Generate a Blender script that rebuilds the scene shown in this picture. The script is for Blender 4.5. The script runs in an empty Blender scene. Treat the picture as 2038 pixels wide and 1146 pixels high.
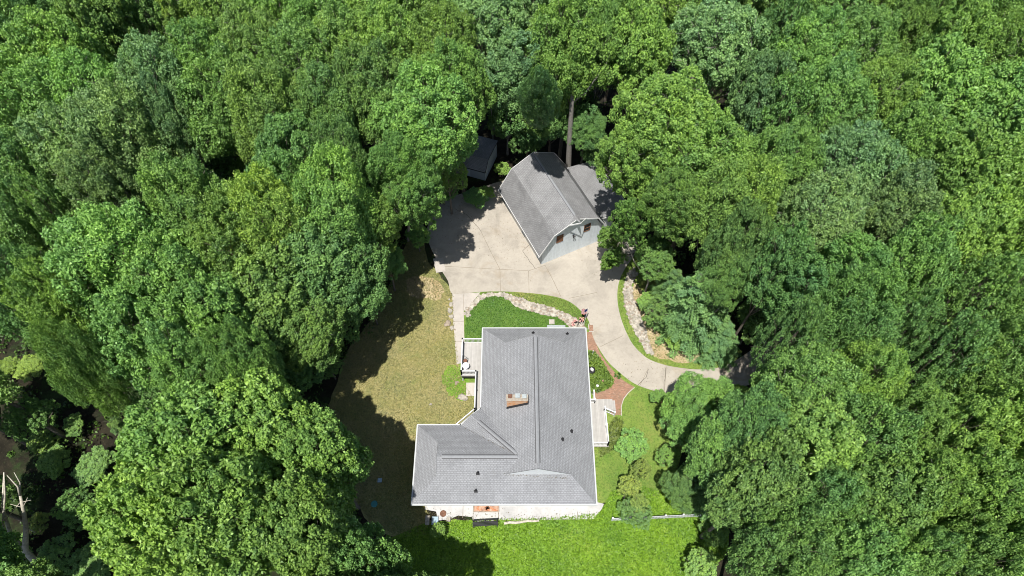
import bpy, math, random
import numpy as np
from mathutils import Vector, Matrix
from mathutils.geometry import tessellate_polygon
R = math.radians
PI = math.pi
random.seed(7)
sc = bpy.context.scene
col = sc.collection

# ------------------------------------------------------------------ camera, sky, sun
CAM_H, PITCH, FPX = 66.6, 31.0, 1359.0        # drone height, tilt from straight down, focal length in photo pixels
cam_d = bpy.data.cameras.new('camera')
cam = bpy.data.objects.new('camera', cam_d)
col.objects.link(cam)
cam.location = (0, 0, CAM_H)
cam.rotation_euler = (R(PITCH), 0, 0)
cam_d.sensor_width = 36.0
cam_d.lens = 36.0 * FPX / 2038.0
cam_d.clip_start = 1.0
cam_d.clip_end = 3000.0
sc.camera = cam

SUN_EL = 71.0
SUN_AZ = 21.0      # degrees west of south
w = bpy.data.worlds.new('World')
sc.world = w
w.use_nodes = True
nt = w.node_tree
nt.nodes.clear()
sky = nt.nodes.new('ShaderNodeTexSky')
sky.sky_type = 'NISHITA'
sky.sun_disc = False
sky.sun_elevation = R(SUN_EL)
sky.sun_rotation = R(180 + SUN_AZ)
bg = nt.nodes.new('ShaderNodeBackground')
bg.inputs['Strength'].default_value = 0.085
wo = nt.nodes.new('ShaderNodeOutputWorld')
nt.links.new(sky.outputs[0], bg.inputs[0])
nt.links.new(bg.outputs[0], wo.inputs[0])

sd = bpy.data.lights.new('sun', 'SUN')
sd.energy = 5.0
sd.angle = R(0.53)
sd.color = (1.0, 0.965, 0.90)
sun = bpy.data.objects.new('sun', sd)
col.objects.link(sun)
sun.rotation_euler = (R(90 - SUN_EL), 0, R(-SUN_AZ))
sun.location = (0, -20, 120)
sc.view_settings.view_transform = 'Standard'
sc.view_settings.look = 'None'
sc.view_settings.exposure = 0.45
sc.view_settings.gamma = 1.0
sc.cycles.filter_width = 0.95
sc.cycles.max_bounces = 6
sc.cycles.diffuse_bounces = 3
sc.cycles.transmission_bounces = 4

# ------------------------------------------------------------------ helpers
CC, SS = math.cos(R(PITCH)), math.sin(R(PITCH))
def at(px, py, z=0.0):
    """world x, y of the point at height z that the survey photo shows at px, py"""
    dx = (px - 1019) / FPX; dy = (573 - py) / FPX
    y = dy * CC + SS; zz = dy * SS - CC
    t = (z - CAM_H) / zz
    return (dx * t, y * t)
def depth(py, z=0.0):
    return (CAM_H - z) / (CC + (py - 573) / FPX * SS)

def tag(o, label=None, cat=None, group=None, kind=None):
    if label: o['label'] = label
    if cat: o['category'] = cat
    if group: o['group'] = group
    if kind: o['kind'] = kind
    return o
def empty(name, loc, rz=0.0):
    o = bpy.data.objects.new(name, None)
    col.objects.link(o)
    o.location = loc
    o.rotation_euler = (0, 0, rz)
    o.empty_display_size = 0.3
    return o

class MB:
    def __init__(s): s.v = []; s.f = []; s.uv = []; s.mi = []
    def face(s, pts, uvs=None, mi=0):
        b = len(s.v); s.v += [tuple(p) for p in pts]
        s.f.append(tuple(range(b, b + len(pts))))
        s.uv.append(uvs or [(p[0], p[1]) for p in pts]); s.mi.append(mi)
    def box(s, x0, x1, y0, y1, z0, z1, mi=0, M=None):
        P = [Vector((x, y, z)) for z in (z0, z1) for x, y in ((x0, y0), (x1, y0), (x1, y1), (x0, y1))]
        if M is not None: P = [M @ p for p in P]
        for q in ((3, 2, 1, 0), (4, 5, 6, 7), (0, 1, 5, 4), (1, 2, 6, 5), (2, 3, 7, 6), (3, 0, 4, 7)):
            s.face([P[i] for i in q], mi=mi)
        return s
    def beam(s, a, b, wd, h, mi=0):
        """box from a to b, width wd, its top h above the line through a, b"""
        a = Vector(a); b = Vector(b); d = b - a; L = d.length
        x = d / L; y = Vector((0, 0, 1)).cross(x)
        if y.length < 1e-4: y = Vector((0, 1, 0))
        y.normalize(); z = x.cross(y)
        M = Matrix((x, y, z)).transposed().to_4x4(); M.translation = a
        return s.box(0, L, -wd / 2, wd / 2, 0, h, mi, M)
    def tube(s, pts, rad, n=7, mi=0, cap=True):
        pts = [Vector(p) for p in pts]; rings = []
        for i, p in enumerate(pts):
            d = (pts[min(i + 1, len(pts) - 1)] - pts[max(i - 1, 0)]).normalized()
            u = d.cross(Vector((0.3, 0.9, 0.1)))
            if u.length < .1: u = d.cross(Vector((1, 0, 0)))
            u.normalize(); vv = d.cross(u)
            r = rad[i] if hasattr(rad, '__len__') else rad
            b = len(s.v)
            for k in range(n):
                a = 2 * PI * k / n
                q = p + (u * math.cos(a) + vv * math.sin(a)) * r
                s.v.append(tuple(q))
            rings.append(b)
        for i in range(len(rings) - 1):
            for k in range(n):
                k2 = (k + 1) % n
                s.f.append((rings[i] + k, rings[i] + k2, rings[i + 1] + k2, rings[i + 1] + k))
                s.uv.append([(0, 0)] * 4); s.mi.append(mi)
        if cap:
            s.f.append(tuple(rings[-1] + k for k in range(n))); s.uv.append([(0, 0)] * n); s.mi.append(mi)
            s.f.append(tuple(rings[0] + n - 1 - k for k in range(n))); s.uv.append([(0, 0)] * n); s.mi.append(mi)
        return s
    def lathe(s, prof, n=20, c=(0, 0, 0), mi=0):
        b = len(s.v)
        for r, z in prof:
            for k in range(n):
                a = 2 * PI * k / n
                s.v.append((c[0] + r * math.cos(a), c[1] + r * math.sin(a), c[2] + z))
        for i in range(len(prof) - 1):
            for k in range(n):
                k2 = (k + 1) % n
                s.f.append((b + i * n + k, b + i * n + k2, b + (i + 1) * n + k2, b + (i + 1) * n + k))
                s.uv.append([(0, 0)] * 4); s.mi.append(mi)
        for i, o in ((0, -1), (len(prof) - 1, 1)):
            if prof[i][0] > 0.001:
                ring = [b + i * n + k for k in range(n)]
                s.f.append(tuple(ring[::o])); s.uv.append([(0, 0)] * n); s.mi.append(mi)
        return s
    def rock(s, c, r, h, seed=0, mi=0):
        rn = random.Random(seed * 7 + 3)
        n = 7; rings = [(1.0, 0), (1.02, .35), (.82, .8), (.4, 1.0)]
        b = len(s.v); jit = [rn.uniform(.78, 1.18) for _ in range(n)]; ro = rn.uniform(0, PI); el = rn.uniform(.65, 1)
        for q, (rr, zz) in enumerate(rings):
            for k in range(n):
                a = 2 * PI * k / n
                x = math.cos(a) * r * rr * jit[k]; y = math.sin(a) * r * rr * jit[k] * el
                s.v.append((c[0] + x * math.cos(ro) - y * math.sin(ro), c[1] + x * math.sin(ro) + y * math.cos(ro),
                            c[2] + h * zz * rn.uniform(.88, 1.1)))
        for i in range(3):
            for k in range(n):
                k2 = (k + 1) % n
                s.f.append((b + i * n + k, b + i * n + k2, b + (i + 1) * n + k2, b + (i + 1) * n + k)); s.uv.append([(0, 0)] * 4); s.mi.append(mi)
        s.f.append(tuple(b + 3 * n + k for k in range(n))); s.uv.append([(0, 0)] * n); s.mi.append(mi)
        return s
    def build(s, name, mats, parent=None, smooth=False, origin=None):
        me = bpy.data.meshes.new(name)
        vv = s.v
        if origin is not None: vv = [(p[0] - origin[0], p[1] - origin[1], p[2] - origin[2]) for p in vv]
        me.from_pydata(vv, [], s.f)
        ul = me.uv_layers.new(name='UVMap')
        k = 0
        flat = [c for fu in s.uv for p in fu for c in p]
        ul.data.foreach_set('uv', flat)
        if not isinstance(mats, (list, tuple)): mats = [mats]
        for m in mats: me.materials.append(m)
        if len(mats) > 1: me.polygons.foreach_set('material_index', s.mi)
        if smooth: me.polygons.foreach_set('use_smooth', [True] * len(me.polygons))
        me.update()
        o = bpy.data.objects.new(name, me)
        col.objects.link(o)
        if origin is not None: o.location = origin
        if parent is not None: o.parent = parent
        return o

# ------------------------------------------------------------------ materials
class NT:
    def __init__(s, name):
        s.m = bpy.data.materials.new(name); s.m.use_nodes = True
        s.t = s.m.node_tree; s.n = s.t.nodes; s.n.clear()
        s.out = s.n.new('ShaderNodeOutputMaterial'); s.b = s.n.new('ShaderNodeBsdfPrincipled')
        s.t.links.new(s.b.outputs[0], s.out.inputs[0])
    def L(s, a, b): s.t.links.new(a, b)
    def coord(s, kind='Object'):
        return s.n.new('ShaderNodeTexCoord').outputs[kind]
    def noise(s, vec, scale, detail=4, rough=.6, dist=0, off=None):
        k = s.n.new('ShaderNodeTexNoise'); k.inputs['Scale'].default_value = scale
        k.inputs['Detail'].default_value = detail; k.inputs['Roughness'].default_value = rough
        k.inputs['Distortion'].default_value = dist
        if off:
            mp = s.n.new('ShaderNodeMapping'); mp.inputs['Location'].default_value = off
            s.L(vec, mp.inputs[0]); vec = mp.outputs[0]
        s.L(vec, k.inputs['Vector']); return k.outputs['Fac']
    def vor(s, vec, scale, feat='F1', out='Distance', rnd=1.0):
        k = s.n.new('ShaderNodeTexVoronoi'); k.feature = feat; k.inputs['Scale'].default_value = scale
        k.inputs['Randomness'].default_value = rnd
        s.L(vec, k.inputs['Vector']); return k.outputs[out]
    def ramp(s, fac, stops, interp='LINEAR'):
        r = s.n.new('ShaderNodeValToRGB'); r.color_ramp.interpolation = interp
        e = r.color_ramp.elements
        while len(e) > 1: e.remove(e[-1])
        e[0].position = stops[0][0]; c = stops[0][1]; e[0].color = (*c, 1) if len(c) == 3 else c
        for p, c in stops[1:]:
            q = e.new(p); q.color = (*c, 1) if len(c) == 3 else c
        s.L(fac, r.inputs[0]); return r.outputs[0]
    def mix(s, fac, a, b, mode='MIX'):
        k = s.n.new('ShaderNodeMixRGB'); k.blend_type = mode
        for i, x in ((0, fac), (1, a), (2, b)):
            if isinstance(x, (int, float)): k.inputs[i].default_value = x
            elif isinstance(x, tuple): k.inputs[i].default_value = (*x, 1)
            else: s.L(x, k.inputs[i])
        return k.outputs[0]
    def math(s, op, a, b=0.0, c=0.0):
        k = s.n.new('ShaderNodeMath'); k.operation = op
        for i, x in enumerate((a, b, c)):
            if isinstance(x, (int, float)): k.inputs[i].default_value = x
            else: s.L(x, k.inputs[i])
        return k.outputs[0]
    def bump(s, h, strength=.5, dist=.05):
        k = s.n.new('ShaderNodeBump'); k.inputs['Strength'].default_value = strength; k.inputs['Distance'].default_value = dist
        s.L(h, k.inputs['Height']); s.L(k.outputs[0], s.b.inputs['Normal'])
    def fin(s, colr, rough=.8, spec=.3, metal=0.0):
        if isinstance(colr, tuple): s.b.inputs['Base Color'].default_value = (*colr, 1)
        else: s.L(colr, s.b.inputs['Base Color'])
        s.b.inputs['Roughness'].default_value = rough
        s.b.inputs['Specular IOR Level'].default_value = spec
        s.b.inputs['Metallic'].default_value = metal
        return s.m
def G3(v): return (v, v, v)

def simple(name, c, var=.25, scale=3.0, rough=.7, spec=.3, metal=0.0, bump=0.0):
    m = NT(name); v = m.coord()
    n = m.noise(v, scale, 5, .65)
    a = tuple(x * (1 - var) for x in c); b = tuple(min(.95, x * (1 + var * .6)) for x in c)
    cc = m.ramp(n, [(.3, a), (.7, b)])
    if bump: m.bump(n, bump, .03)
    return m.fin(cc, rough, spec, metal)

def mat_forest_floor():
    m = NT('leaf_litter'); v = m.coord()
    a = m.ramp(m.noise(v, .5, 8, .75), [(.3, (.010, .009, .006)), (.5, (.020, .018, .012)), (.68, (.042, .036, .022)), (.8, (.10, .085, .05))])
    g = m.ramp(m.noise(v, .22, 6, .7, 0, (9, 4, 0)), [(.5, G3(0)), (.62, G3(1))])
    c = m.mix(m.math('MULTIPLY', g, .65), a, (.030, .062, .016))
    sp = m.ramp(m.noise(v, 6, 3, .7), [(.62, G3(0)), (.72, G3(1))])
    c = m.mix(m.math('MULTIPLY', sp, .5), c, (.20, .16, .10))
    m.bump(m.noise(v, 4, 6, .7), .8, .12)
    return m.fin(c, .95, .1)

def mat_lawn(name, dry, mid, green, straw, patch=.12, bias=.5, strawamt=.6, off=(0, 0, 0)):
    m = NT(name); v = m.coord()
    big = m.noise(v, patch, 5, .62, .4, off)
    base = m.ramp(big, [(bias - .16, green), (bias, mid), (bias + .16, dry)])
    med = m.noise(v, 1.1, 6, .7, 0, off)
    base = m.mix(m.ramp(med, [(.35, G3(.0)), (.75, G3(.55))]), base, dry)
    base = m.mix(m.ramp(m.noise(v, .7, 4, .7, .3, (3, 8, 1)), [(.52, G3(0)), (.7, G3(.6))]), base, green)
    st = m.noise(v, 7.5, 3, .75, .8)
    base = m.mix(m.ramp(st, [(.52, G3(0)), (.70, G3(strawamt))]), base, straw)
    dk = m.noise(v, 5.5, 3, .7, .5, (5, 1, 7))
    base = m.mix(m.ramp(dk, [(.36, G3(.55)), (.52, G3(0))]), base, tuple(x * .45 for x in green))
    m.bump(m.noise(v, 5, 5, .75), .9, .10)
    return m.fin(base, .9, .15)

def mat_concrete(name, c, warm=1.0, stain=.5, joints=None):
    m = NT(name); v = m.coord()
    n1 = m.noise(v, .35, 6, .7, .6)
    base = m.ramp(n1, [(.3, tuple(x * .74 for x in c)), (.5, c), (.72, tuple(min(.9, x * 1.10) for x in c))])
    n2 = m.noise(v, 2.6, 6, .8, .3)
    base = m.mix(m.ramp(n2, [(.45, G3(0)), (.75, G3(.45))]), base, tuple(x * .72 for x in c))
    n3 = m.noise(v, .20, 5, .65, 1.0, (11, 3, 0))
    base = m.mix(m.ramp(n3, [(.55, G3(0)), (.72, G3(stain))]), base, (c[0] * .62, c[1] * .52, c[2] * .38))
    wv = m.noise(v, 1.3, 5, .7, 2.2, (7, 2, 0))
    base = m.mix(m.ramp(wv, [(.56, G3(0)), (.66, G3(.28)), (.70, G3(0))]), base, tuple(x * .55 for x in c))
    sp = m.vor(v, 3.2)
    base = m.mix(m.ramp(sp, [(.04, G3(.6)), (.09, G3(0))]), base, tuple(x * .5 for x in c))
    m.bump(n2, .15, .02)
    return m.fin(base, .85, .25)

def mat_shingle(name, c, sx=.34, sy=.28, patches=.12):
    m = NT(name); uv = m.coord('UV')
    br = m.n.new('ShaderNodeTexBrick'); m.L(uv, br.inputs['Vector'])
    br.offset = .5; br.inputs['Scale'].default_value = 1.0
    br.inputs['Brick Width'].default_value = sx; br.inputs['Row Height'].default_value = sy
    br.inputs['Mortar Size'].default_value = .028; br.inputs['Mortar Smooth'].default_value = .4; br.inputs['Bias'].default_value = .0
    br.inputs['Color1'].default_value = (*[x * .91 for x in c], 1); br.inputs['Color2'].default_value = (*[x * 1.08 for x in c], 1)
    br.inputs['Mortar'].default_value = (*[x * .70 for x in c], 1)
    n = m.noise(uv, 9, 4, .8)
    k = m.mix(1.0, br.outputs['Color'], m.ramp(n, [(.3, G3(.80)), (.7, G3(1.18))]), 'MULTIPLY')
    n2 = m.noise(uv, .45, 5, .65, .5)
    k = m.mix(1.0, k, m.ramp(n2, [(.32, G3(1 - patches)), (.66, G3(1 + patches * .6))]), 'MULTIPLY')
    n3 = m.noise(uv, 1.4, 5, .7)
    k = m.mix(m.ramp(n3, [(.60, G3(0)), (.78, G3(.35))]), k, (c[0] * 1.0, c[1] * .93, c[2] * .80))
    m.bump(br.outputs['Fac'], .15, -.01)
    return m.fin(k, .9, .2)

def mat_boards(name, c, axis=0, pitch=.14, gap=.55, bump=.4, var=.08):
    m = NT(name); v = m.coord()
    sp = m.n.new('ShaderNodeSeparateXYZ'); m.L(v, sp.inputs[0])
    x = m.math('DIVIDE', sp.outputs[axis], pitch)
    fr = m.math('FRACT', x); fl = m.math('FLOOR', x)
    wn = m.n.new('ShaderNodeTexWhiteNoise'); wn.noise_dimensions = '1D'; m.L(fl, wn.inputs['W'])
    tone = m.ramp(wn.outputs['Value'], [(0, G3(1 - var)), (1, G3(1 + var))])
    n = m.noise(v, 2.2, 5, .7)
    base = m.mix(1.0, m.ramp(n, [(.3, tuple(q * .88 for q in c)), (.7, tuple(min(.95, q * 1.06) for q in c))]), tone, 'MULTIPLY')
    edge = m.ramp(m.math('PINGPONG', fr, .5), [(.0, G3(1)), (.10, G3(0))])
    k = m.mix(m.math('MULTIPLY', edge, gap), base, tuple(q * .35 for q in c))
    return m.fin(k, .7, .3)

def mat_brick(name, c, scale=1.0):
    m = NT(name); v = m.coord()
    br = m.n.new('ShaderNodeTexBrick'); m.L(v, br.inputs['Vector'])
    br.inputs['Scale'].default_value = scale; br.inputs['Brick Width'].default_value = .22; br.inputs['Row Height'].default_value = .11
    br.inputs['Mortar Size'].default_value = .012
    br.inputs['Color1'].default_value = (*[x * .75 for x in c], 1); br.inputs['Color2'].default_value = (c[0] * 1.2, c[1] * 1.15, c[2] * 1.1, 1)
    br.inputs['Mortar'].default_value = (c[0] * .75, c[1] * .85, c[2] * .9, 1)
    n = m.noise(v, 1.1, 6, .75)
    k = m.mix(m.ramp(n, [(.42, G3(0)), (.7, G3(.7))]), br.outputs['Color'], (c[0] * .70, c[1] * .85, c[2] * .85))
    n = m.noise(v, 4, 4, .8, 0, (4, 4, 0))
    k = m.mix(m.ramp(n, [(.55, G3(0)), (.7, G3(.5))]), k, (.42, .33, .27))
    return m.fin(k, .9, .2)

def mat_leaf(name='foliage', trans=.24):
    """one leaf material: each plant's own green is its object colour, each leaf varies by its attribute"""
    m = NT(name)
    oi = m.n.new('ShaderNodeObjectInfo')
    at_ = m.n.new('ShaderNodeAttribute'); at_.attribute_name = 'tone'
    at2 = m.n.new('ShaderNodeAttribute'); at2.attribute_name = 'spray'
    k = m.mix(1.0, oi.outputs['Color'], m.ramp(at_.outputs['Fac'], [(0, (.34, .42, .48)), (.35, (.76, .80, .84)), (.65, (1.06, 1.04, 1.02)), (.9, (1.25, 1.2, 1.2))]), 'MULTIPLY')
    k = m.mix(1.0, k, m.ramp(at2.outputs['Fac'], [(0, (.72, .80, .95)), (.5, (.9, .92, .95)), (1, (1, 1, .85))]), 'MULTIPLY')
    m.fin(k, .48, .35)
    tr = m.n.new('ShaderNodeBsdfTranslucent')
    m.L(m.mix(1.0, k, (1.15, 1.25, .5), 'MULTIPLY'), tr.inputs['Color'])
    ms = m.n.new('ShaderNodeMixShader'); ms.inputs[0].default_value = trans
    m.L(m.b.outputs[0], ms.inputs[1]); m.L(tr.outputs[0], ms.inputs[2]); m.L(ms.outputs[0], m.out.inputs[0])
    return m.m

M_floor = mat_forest_floor()
M_lawn_w = mat_lawn('dry_lawn', (.34, .285, .135), (.235, .225, .08), (.13, .18, .045), (.48, .42, .23), .11, .50, .6)
M_lawn_s = mat_lawn('lush_lawn', (.24, .34, .05), (.16, .30, .032), (.09, .21, .020), (.34, .42, .10), .25, .5, .45)
M_lawn_e = mat_lawn('mown_lawn', (.25, .26, .075), (.155, .25, .045), (.095, .185, .03), (.32, .35, .11), .2, .52, .35)
M_lawn_n = mat_lawn('garden_lawn', (.15, .22, .05), (.095, .19, .032), (.055, .13, .024), (.21, .28, .08), .3, .55, .35)
M_dirt = mat_lawn('bare_soil', (.46, .37, .23), (.38, .28, .15), (.20, .20, .07), (.55, .44, .28), .3, .40, .6)
M_drive = mat_concrete('driveway_concrete', (.375, .34, .290), stain=.6)
M_walk = mat_concrete('walk_concrete', (.42, .385, .345), stain=.2)
M_patio = mat_concrete('patio_concrete', (.46, .45, .44), stain=.15)
M_joint = simple('joint', (.22, .185, .14), .3, 2)
M_crack = simple('crack', (.13, .11, .09), .3, 2)
M_brickpath = mat_brick('brick_paving', (.31, .175, .12))
M_mulch = simple('mulch', (.20, .12, .07), .6, 3, .95, .1, 0, .5)
M_house_roof = mat_shingle('house_shingles', (.258, .264, .277), .26, .165)
M_barn_roof = mat_shingle('barn_shingles', (.245, .245, .25), .26, .16, .22)
M_cap = simple('ridge_cap', (.25, .257, .27), .12, 5, .9, .2)
M_capedge = simple('ridge_vent_gap', (.10, .10, .105), .2, 5)
M_white = simple('white_trim', (.64, .64, .64), .06, 3, .5, .4)
M_gable = simple('gable_paint', (.80, .82, .84), .05, 3, .5, .4)
M_gutter = simple('white_gutter', (.46, .475, .47), .08, 3, .45, .4)
M_siding = mat_boards('grey_siding', (.55, .57, .58), 2, .13, .35)
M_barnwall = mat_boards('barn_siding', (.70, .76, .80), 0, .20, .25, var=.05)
M_shedwall = mat_boards('shed_siding', (.42, .48, .52), 0, .24, .45)
M_deck = mat_boards('deck_boards', (.38, .365, .345), 0, .15, .35)
M_bark = simple('bark', (.17, .145, .12), .5, 6, .95, .1, 0, .6)
M_bark_pale = simple('pale_bark', (.27, .25, .225), .35, 5, .9, .1, 0, .4)
M_dead = simple('bare_wood', (.50, .46, .38), .4, 4, .9, .1, 0, .4)
M_leaf = mat_leaf()
M_stone = simple('pale_stone', (.40, .365, .31), .55, 2.5, .9, .2, 0, .4)
M_stone_d = simple('tan_stone', (.31, .255, .20), .4, 2.5, .9, .2, 0, .4)
M_gravel = mat_concrete('stone_bed', (.37, .33, .28), stain=.6)
M_black = simple('black_metal', (.015, .015, .017), .2, 4, .5, .4)
M_dark = simple('dark_trim_and_shade', (.03, .03, .03), .2, 4)  # shed trim, and the painted shade strip under the deck
M_brown = simple('brown_wood', (.20, .10, .055), .4, 6, .8, .2)
M_rust = simple('rust', (.17, .085, .055), .5, 8, .8, .2)
M_glass = simple('window_glass', (.03, .035, .04), .2, 2, .08, .6)
M_teal = simple('green_plastic', (.05, .22, .21), .1, 2, .5, .4)
M_blue = simple('grey_plastic', (.30, .40, .46), .1, 2, .5, .4)
M_red = simple('red_cloth', (.50, .05, .05), .1, 4)
M_navy = simple('navy_cloth', (.02, .03, .12), .1, 4)
M_pink = simple('pink_petals', (.62, .30, .28), .3, 9)
M_terra = simple('terracotta', (.50, .22, .12), .3, 6, .85, .2)
M_metal = simple('galvanised', (.42, .46, .46), .15, 6, .4, .5, .3)
def mat_chimney():
    m = NT('weathered_chase'); v = m.coord()
    n = m.noise(v, 2.2, 5, .7, .6)
    c = m.ramp(n, [(.35, (.62, .45, .32)), (.5, (.66, .40, .24)), (.62, (.68, .30, .12)), (.72, (.40, .18, .08))])
    return m.fin(c, .8, .2)
M_chase = mat_chimney()
M_chasetop = simple('chase_top', (.33, .29, .24), .3, 6, .8, .2)

# ------------------------------------------------------------------ ground sheets
def smooth_poly(pts, n=4, jit=0.0, seed=1):
    """closed Catmull-Rom through world points"""
    rn = random.Random(seed); out = []; N = len(pts)
    for i in range(N):
        p0, p1, p2, p3 = (Vector((*pts[(i + k) % N], 0)) for k in (-1, 0, 1, 2))
        for j in range(n):
            t = j / n
            q = .5 * ((2 * p1) + (-p0 + p2) * t + (2 * p0 - 5 * p1 + 4 * p2 - p3) * t * t + (-p0 + 3 * p1 - 3 * p2 + p3) * t ** 3)
            out.append((q.x + rn.uniform(-jit, jit), q.y + rn.uniform(-jit, jit)))
    return out
def sheet(name, pts, z, mat, thick=0.0, parent=None, kind='structure'):
    tri = tessellate_polygon([[Vector((x, y, 0)) for x, y in pts]])
    m = MB(); m.v = [(x, y, z) for x, y in pts]
    for t in tri:
        a, b, c = (Vector(m.v[i]) for i in t)
        if (b - a).cross(c - a).z < 0: t = t[::-1]
        m.f.append(tuple(t)); m.uv.append([(0, 0)] * 3); m.mi.append(0)
    if thick:
        n = len(pts)
        area = sum(pts[i][0] * pts[(i + 1) % n][1] - pts[(i + 1) % n][0] * pts[i][1] for i in range(n))
        for i in range(n):
            a = pts[i]; b = pts[(i + 1) % n]
            q = [(*a, z - thick), (*b, z - thick), (*b, z), (*a, z)]
            if area < 0: q = q[::-1]
            m.face(q)
    o = m.build(name, mat, parent)
    if kind: o['kind'] = kind
    return o
def P(lst, z=0.0): return [at(x, y, z) for x, y in lst]

gm = MB(); gm.face([(-900, -600, 0), (900, -600, 0), (900, 1200, 0), (-900, 1200, 0)])
tag(gm.build('ground', M_floor), kind='structure')

WEST_LAWN = P([(838, 468), (852, 520), (880, 552), (902, 590), (905, 660), (914, 735), (945, 800), (945, 850), (860, 850), (850, 960), (850, 1005), (858, 1036), (900, 1060),
               (800, 1070), (735, 1040), (690, 960), (655, 880), (650, 820), (672, 760), (690, 700), (735, 640), (770, 580), (795, 520), (815, 470)])
sheet('west_lawn', smooth_poly(WEST_LAWN, 5, .12, 2), .004, M_lawn_w)
sheet('bare_patch', smooth_poly(P([(812, 556), (838, 550), (868, 556), (884, 580), (870, 600), (845, 592), (820, 590), (808, 575)]), 4, .18, 5), .008, M_dirt)
sheet('green_patch', smooth_poly(P([(884, 735), (905, 728), (925, 745), (932, 775), (925, 798), (905, 795), (888, 775), (880, 752)]), 4, .2, 6), .008, M_lawn_s)
SOUTH_LAWN = P([(852, 1040), (950, 1034), (1100, 1030), (1195, 1020), (1215, 980), (1260, 960), (1330, 985), (1420, 1010), (1450, 1060), (1440, 1110), (1400, 1150), (1380, 1210), (900, 1215),
                (760, 1190), (720, 1120), (760, 1080)])
sheet('south_lawn', smooth_poly(SOUTH_LAWN, 5, .12, 3), .008, M_lawn_s)
EAST_LAWN = P([(1180, 885), (1222, 842), (1226, 828), (1236, 806), (1252, 790), (1275, 778), (1310, 781), (1350, 782), (1370, 800), (1350, 850), (1350, 930), (1310, 985), (1225, 985), (1180, 1005)])
sheet('east_lawn', smooth_poly(EAST_LAWN, 4, .05, 4), .012, M_lawn_e)

DRIVE_R = [(1216, 470), (1262, 470), (1266, 500), (1243, 536), (1231, 565), (1229, 600), (1238, 640), (1256, 680), (1277, 704), (1296, 717), (1330, 728), (1370, 734), (1400, 735), (1436, 730), (1466, 716), (1496, 696), (1530, 672), (1590, 640), (1650, 612),
           (1690, 660), (1640, 690), (1580, 720), (1530, 748), (1490, 766), (1450, 774), (1400, 781), (1364, 783), (1330, 783), (1296, 776), (1262, 763), (1234, 742), (1212, 722), (1196, 700), (1182, 675), (1176, 655), (1172, 640), (1164, 627), (1142, 606), (1118, 594), (1080, 586), (1040, 582), (1000, 580), (950, 581), (902, 586)]
DRIVE_L = [(892, 560), (880, 540), (868, 515), (856, 490), (848, 466), (852, 448), (862, 420), (880, 404), (905, 390), (950, 376), (1000, 360), (1100, 340), (1216, 380)]
sheet('yard_grass', P([(902, 590), (905, 560), (1240, 520), (1262, 500), (1290, 540), (1380, 620), (1478, 700), (1400, 770), (1380, 820), (1330, 1000), (900, 1000), (905, 700)]), .003, M_lawn_e)
drive_pts = smooth_poly(P(DRIVE_R + DRIVE_L), 4)
sheet('driveway', drive_pts, .030, M_drive, .03)

def lines(name, segs, z, wd, mat, kind='structure', jit=0.0, seed=3):
    rn = random.Random(seed)
    m = MB()
    for s_ in segs:
        pp = [Vector((*q, z)) for q in s_]
        if jit:
            qq = []
            for a, b in zip(pp, pp[1:]):
                n = max(1, int((b - a).length / .5))
                for i in range(n): qq.append(a.lerp(b, i / n) + Vector((rn.uniform(-jit, jit), rn.uniform(-jit, jit), 0)))
            pp = qq + [pp[-1]]
        for a, b in zip(pp, pp[1:]):
            d = (b - a).normalized(); nrm = Vector((-d.y, d.x, 0)) * wd / 2
            m.face([a - nrm, b - nrm, b + nrm, a + nrm])
    o = m.build(name, mat); o['kind'] = kind
    return o
lines('driveway_joints', [P([(883, 530), (940, 533), (993, 536), (1052, 539), (1085, 528)]), P([(958, 462), (976, 500), (995, 536), (996, 585)]),
      P([(1084, 527), (1100, 556), (1116, 590)]), P([(1052, 539), (1053, 583)]), P([(1132, 594), (1160, 588), (1188, 582)]),
      P([(1290, 734), (1273, 768)]), P([(1326, 730), (1322, 782)]), P([(1195, 690), (1240, 668)])], .034, .045, M_joint, jit=.01)
lines('driveway_cracks', [P([(1325, 732), (1321, 781)]), P([(1062, 478), (1040, 500), (1065, 535)]), P([(1290, 735), (1286, 752), (1270, 766)]), P([(905, 415), (930, 428), (958, 462)])], .038, .05, M_crack, jit=.06)

WALK = [(900, 586), (956, 582), (948, 592), (938, 606), (931, 618), (923, 618), (924, 668), (926, 700), (928, 720), (909, 725), (905, 680), (902, 640)]
sheet('west_walkway', P(WALK), .042, M_walk, .042)
lines('walkway_joints', [P([(902, 640), (923, 640)]), P([(905, 680), (925, 680)]), P([(922, 585), (923, 618)])], .046, .03, M_joint)
sheet('lawn_slab', P([(862, 515), (882, 513), (887, 540), (868, 543)]), .05, M_walk, .05)
PATIO = [(846, 1000), (1190, 1000), (1202, 1003), (1197, 1014), (1182, 1033), (1120, 1034), (1040, 1036), (1000, 1035), (942, 1040), (940, 1029), (912, 1026), (892, 1034), (872, 1036), (868, 1018), (846, 1014)]
sheet('patio', P(PATIO), .06, M_patio, .06)
lines('patio_joints', [P([(922, 1006), (921, 1031)]), P([(942, 1006), (942, 1040)]), P([(992, 1006), (992, 1035)]), P([(1149, 1018), (1150, 1033)])], .064, .05, M_joint, jit=.02)
GARDEN_N = [(926, 672), (926, 640), (930, 622), (940, 612), (952, 598), (965, 591), (983, 588), (1000, 590), (1014, 597), (1030, 611), (1045, 616), (1060, 619), (1080, 625), (1110, 630), (1128, 641), (1137, 655), (1137, 690), (926, 690)]
sheet('north_garden', smooth_poly(P(GARDEN_N), 3, .04, 8), .016, M_lawn_n)
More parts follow.
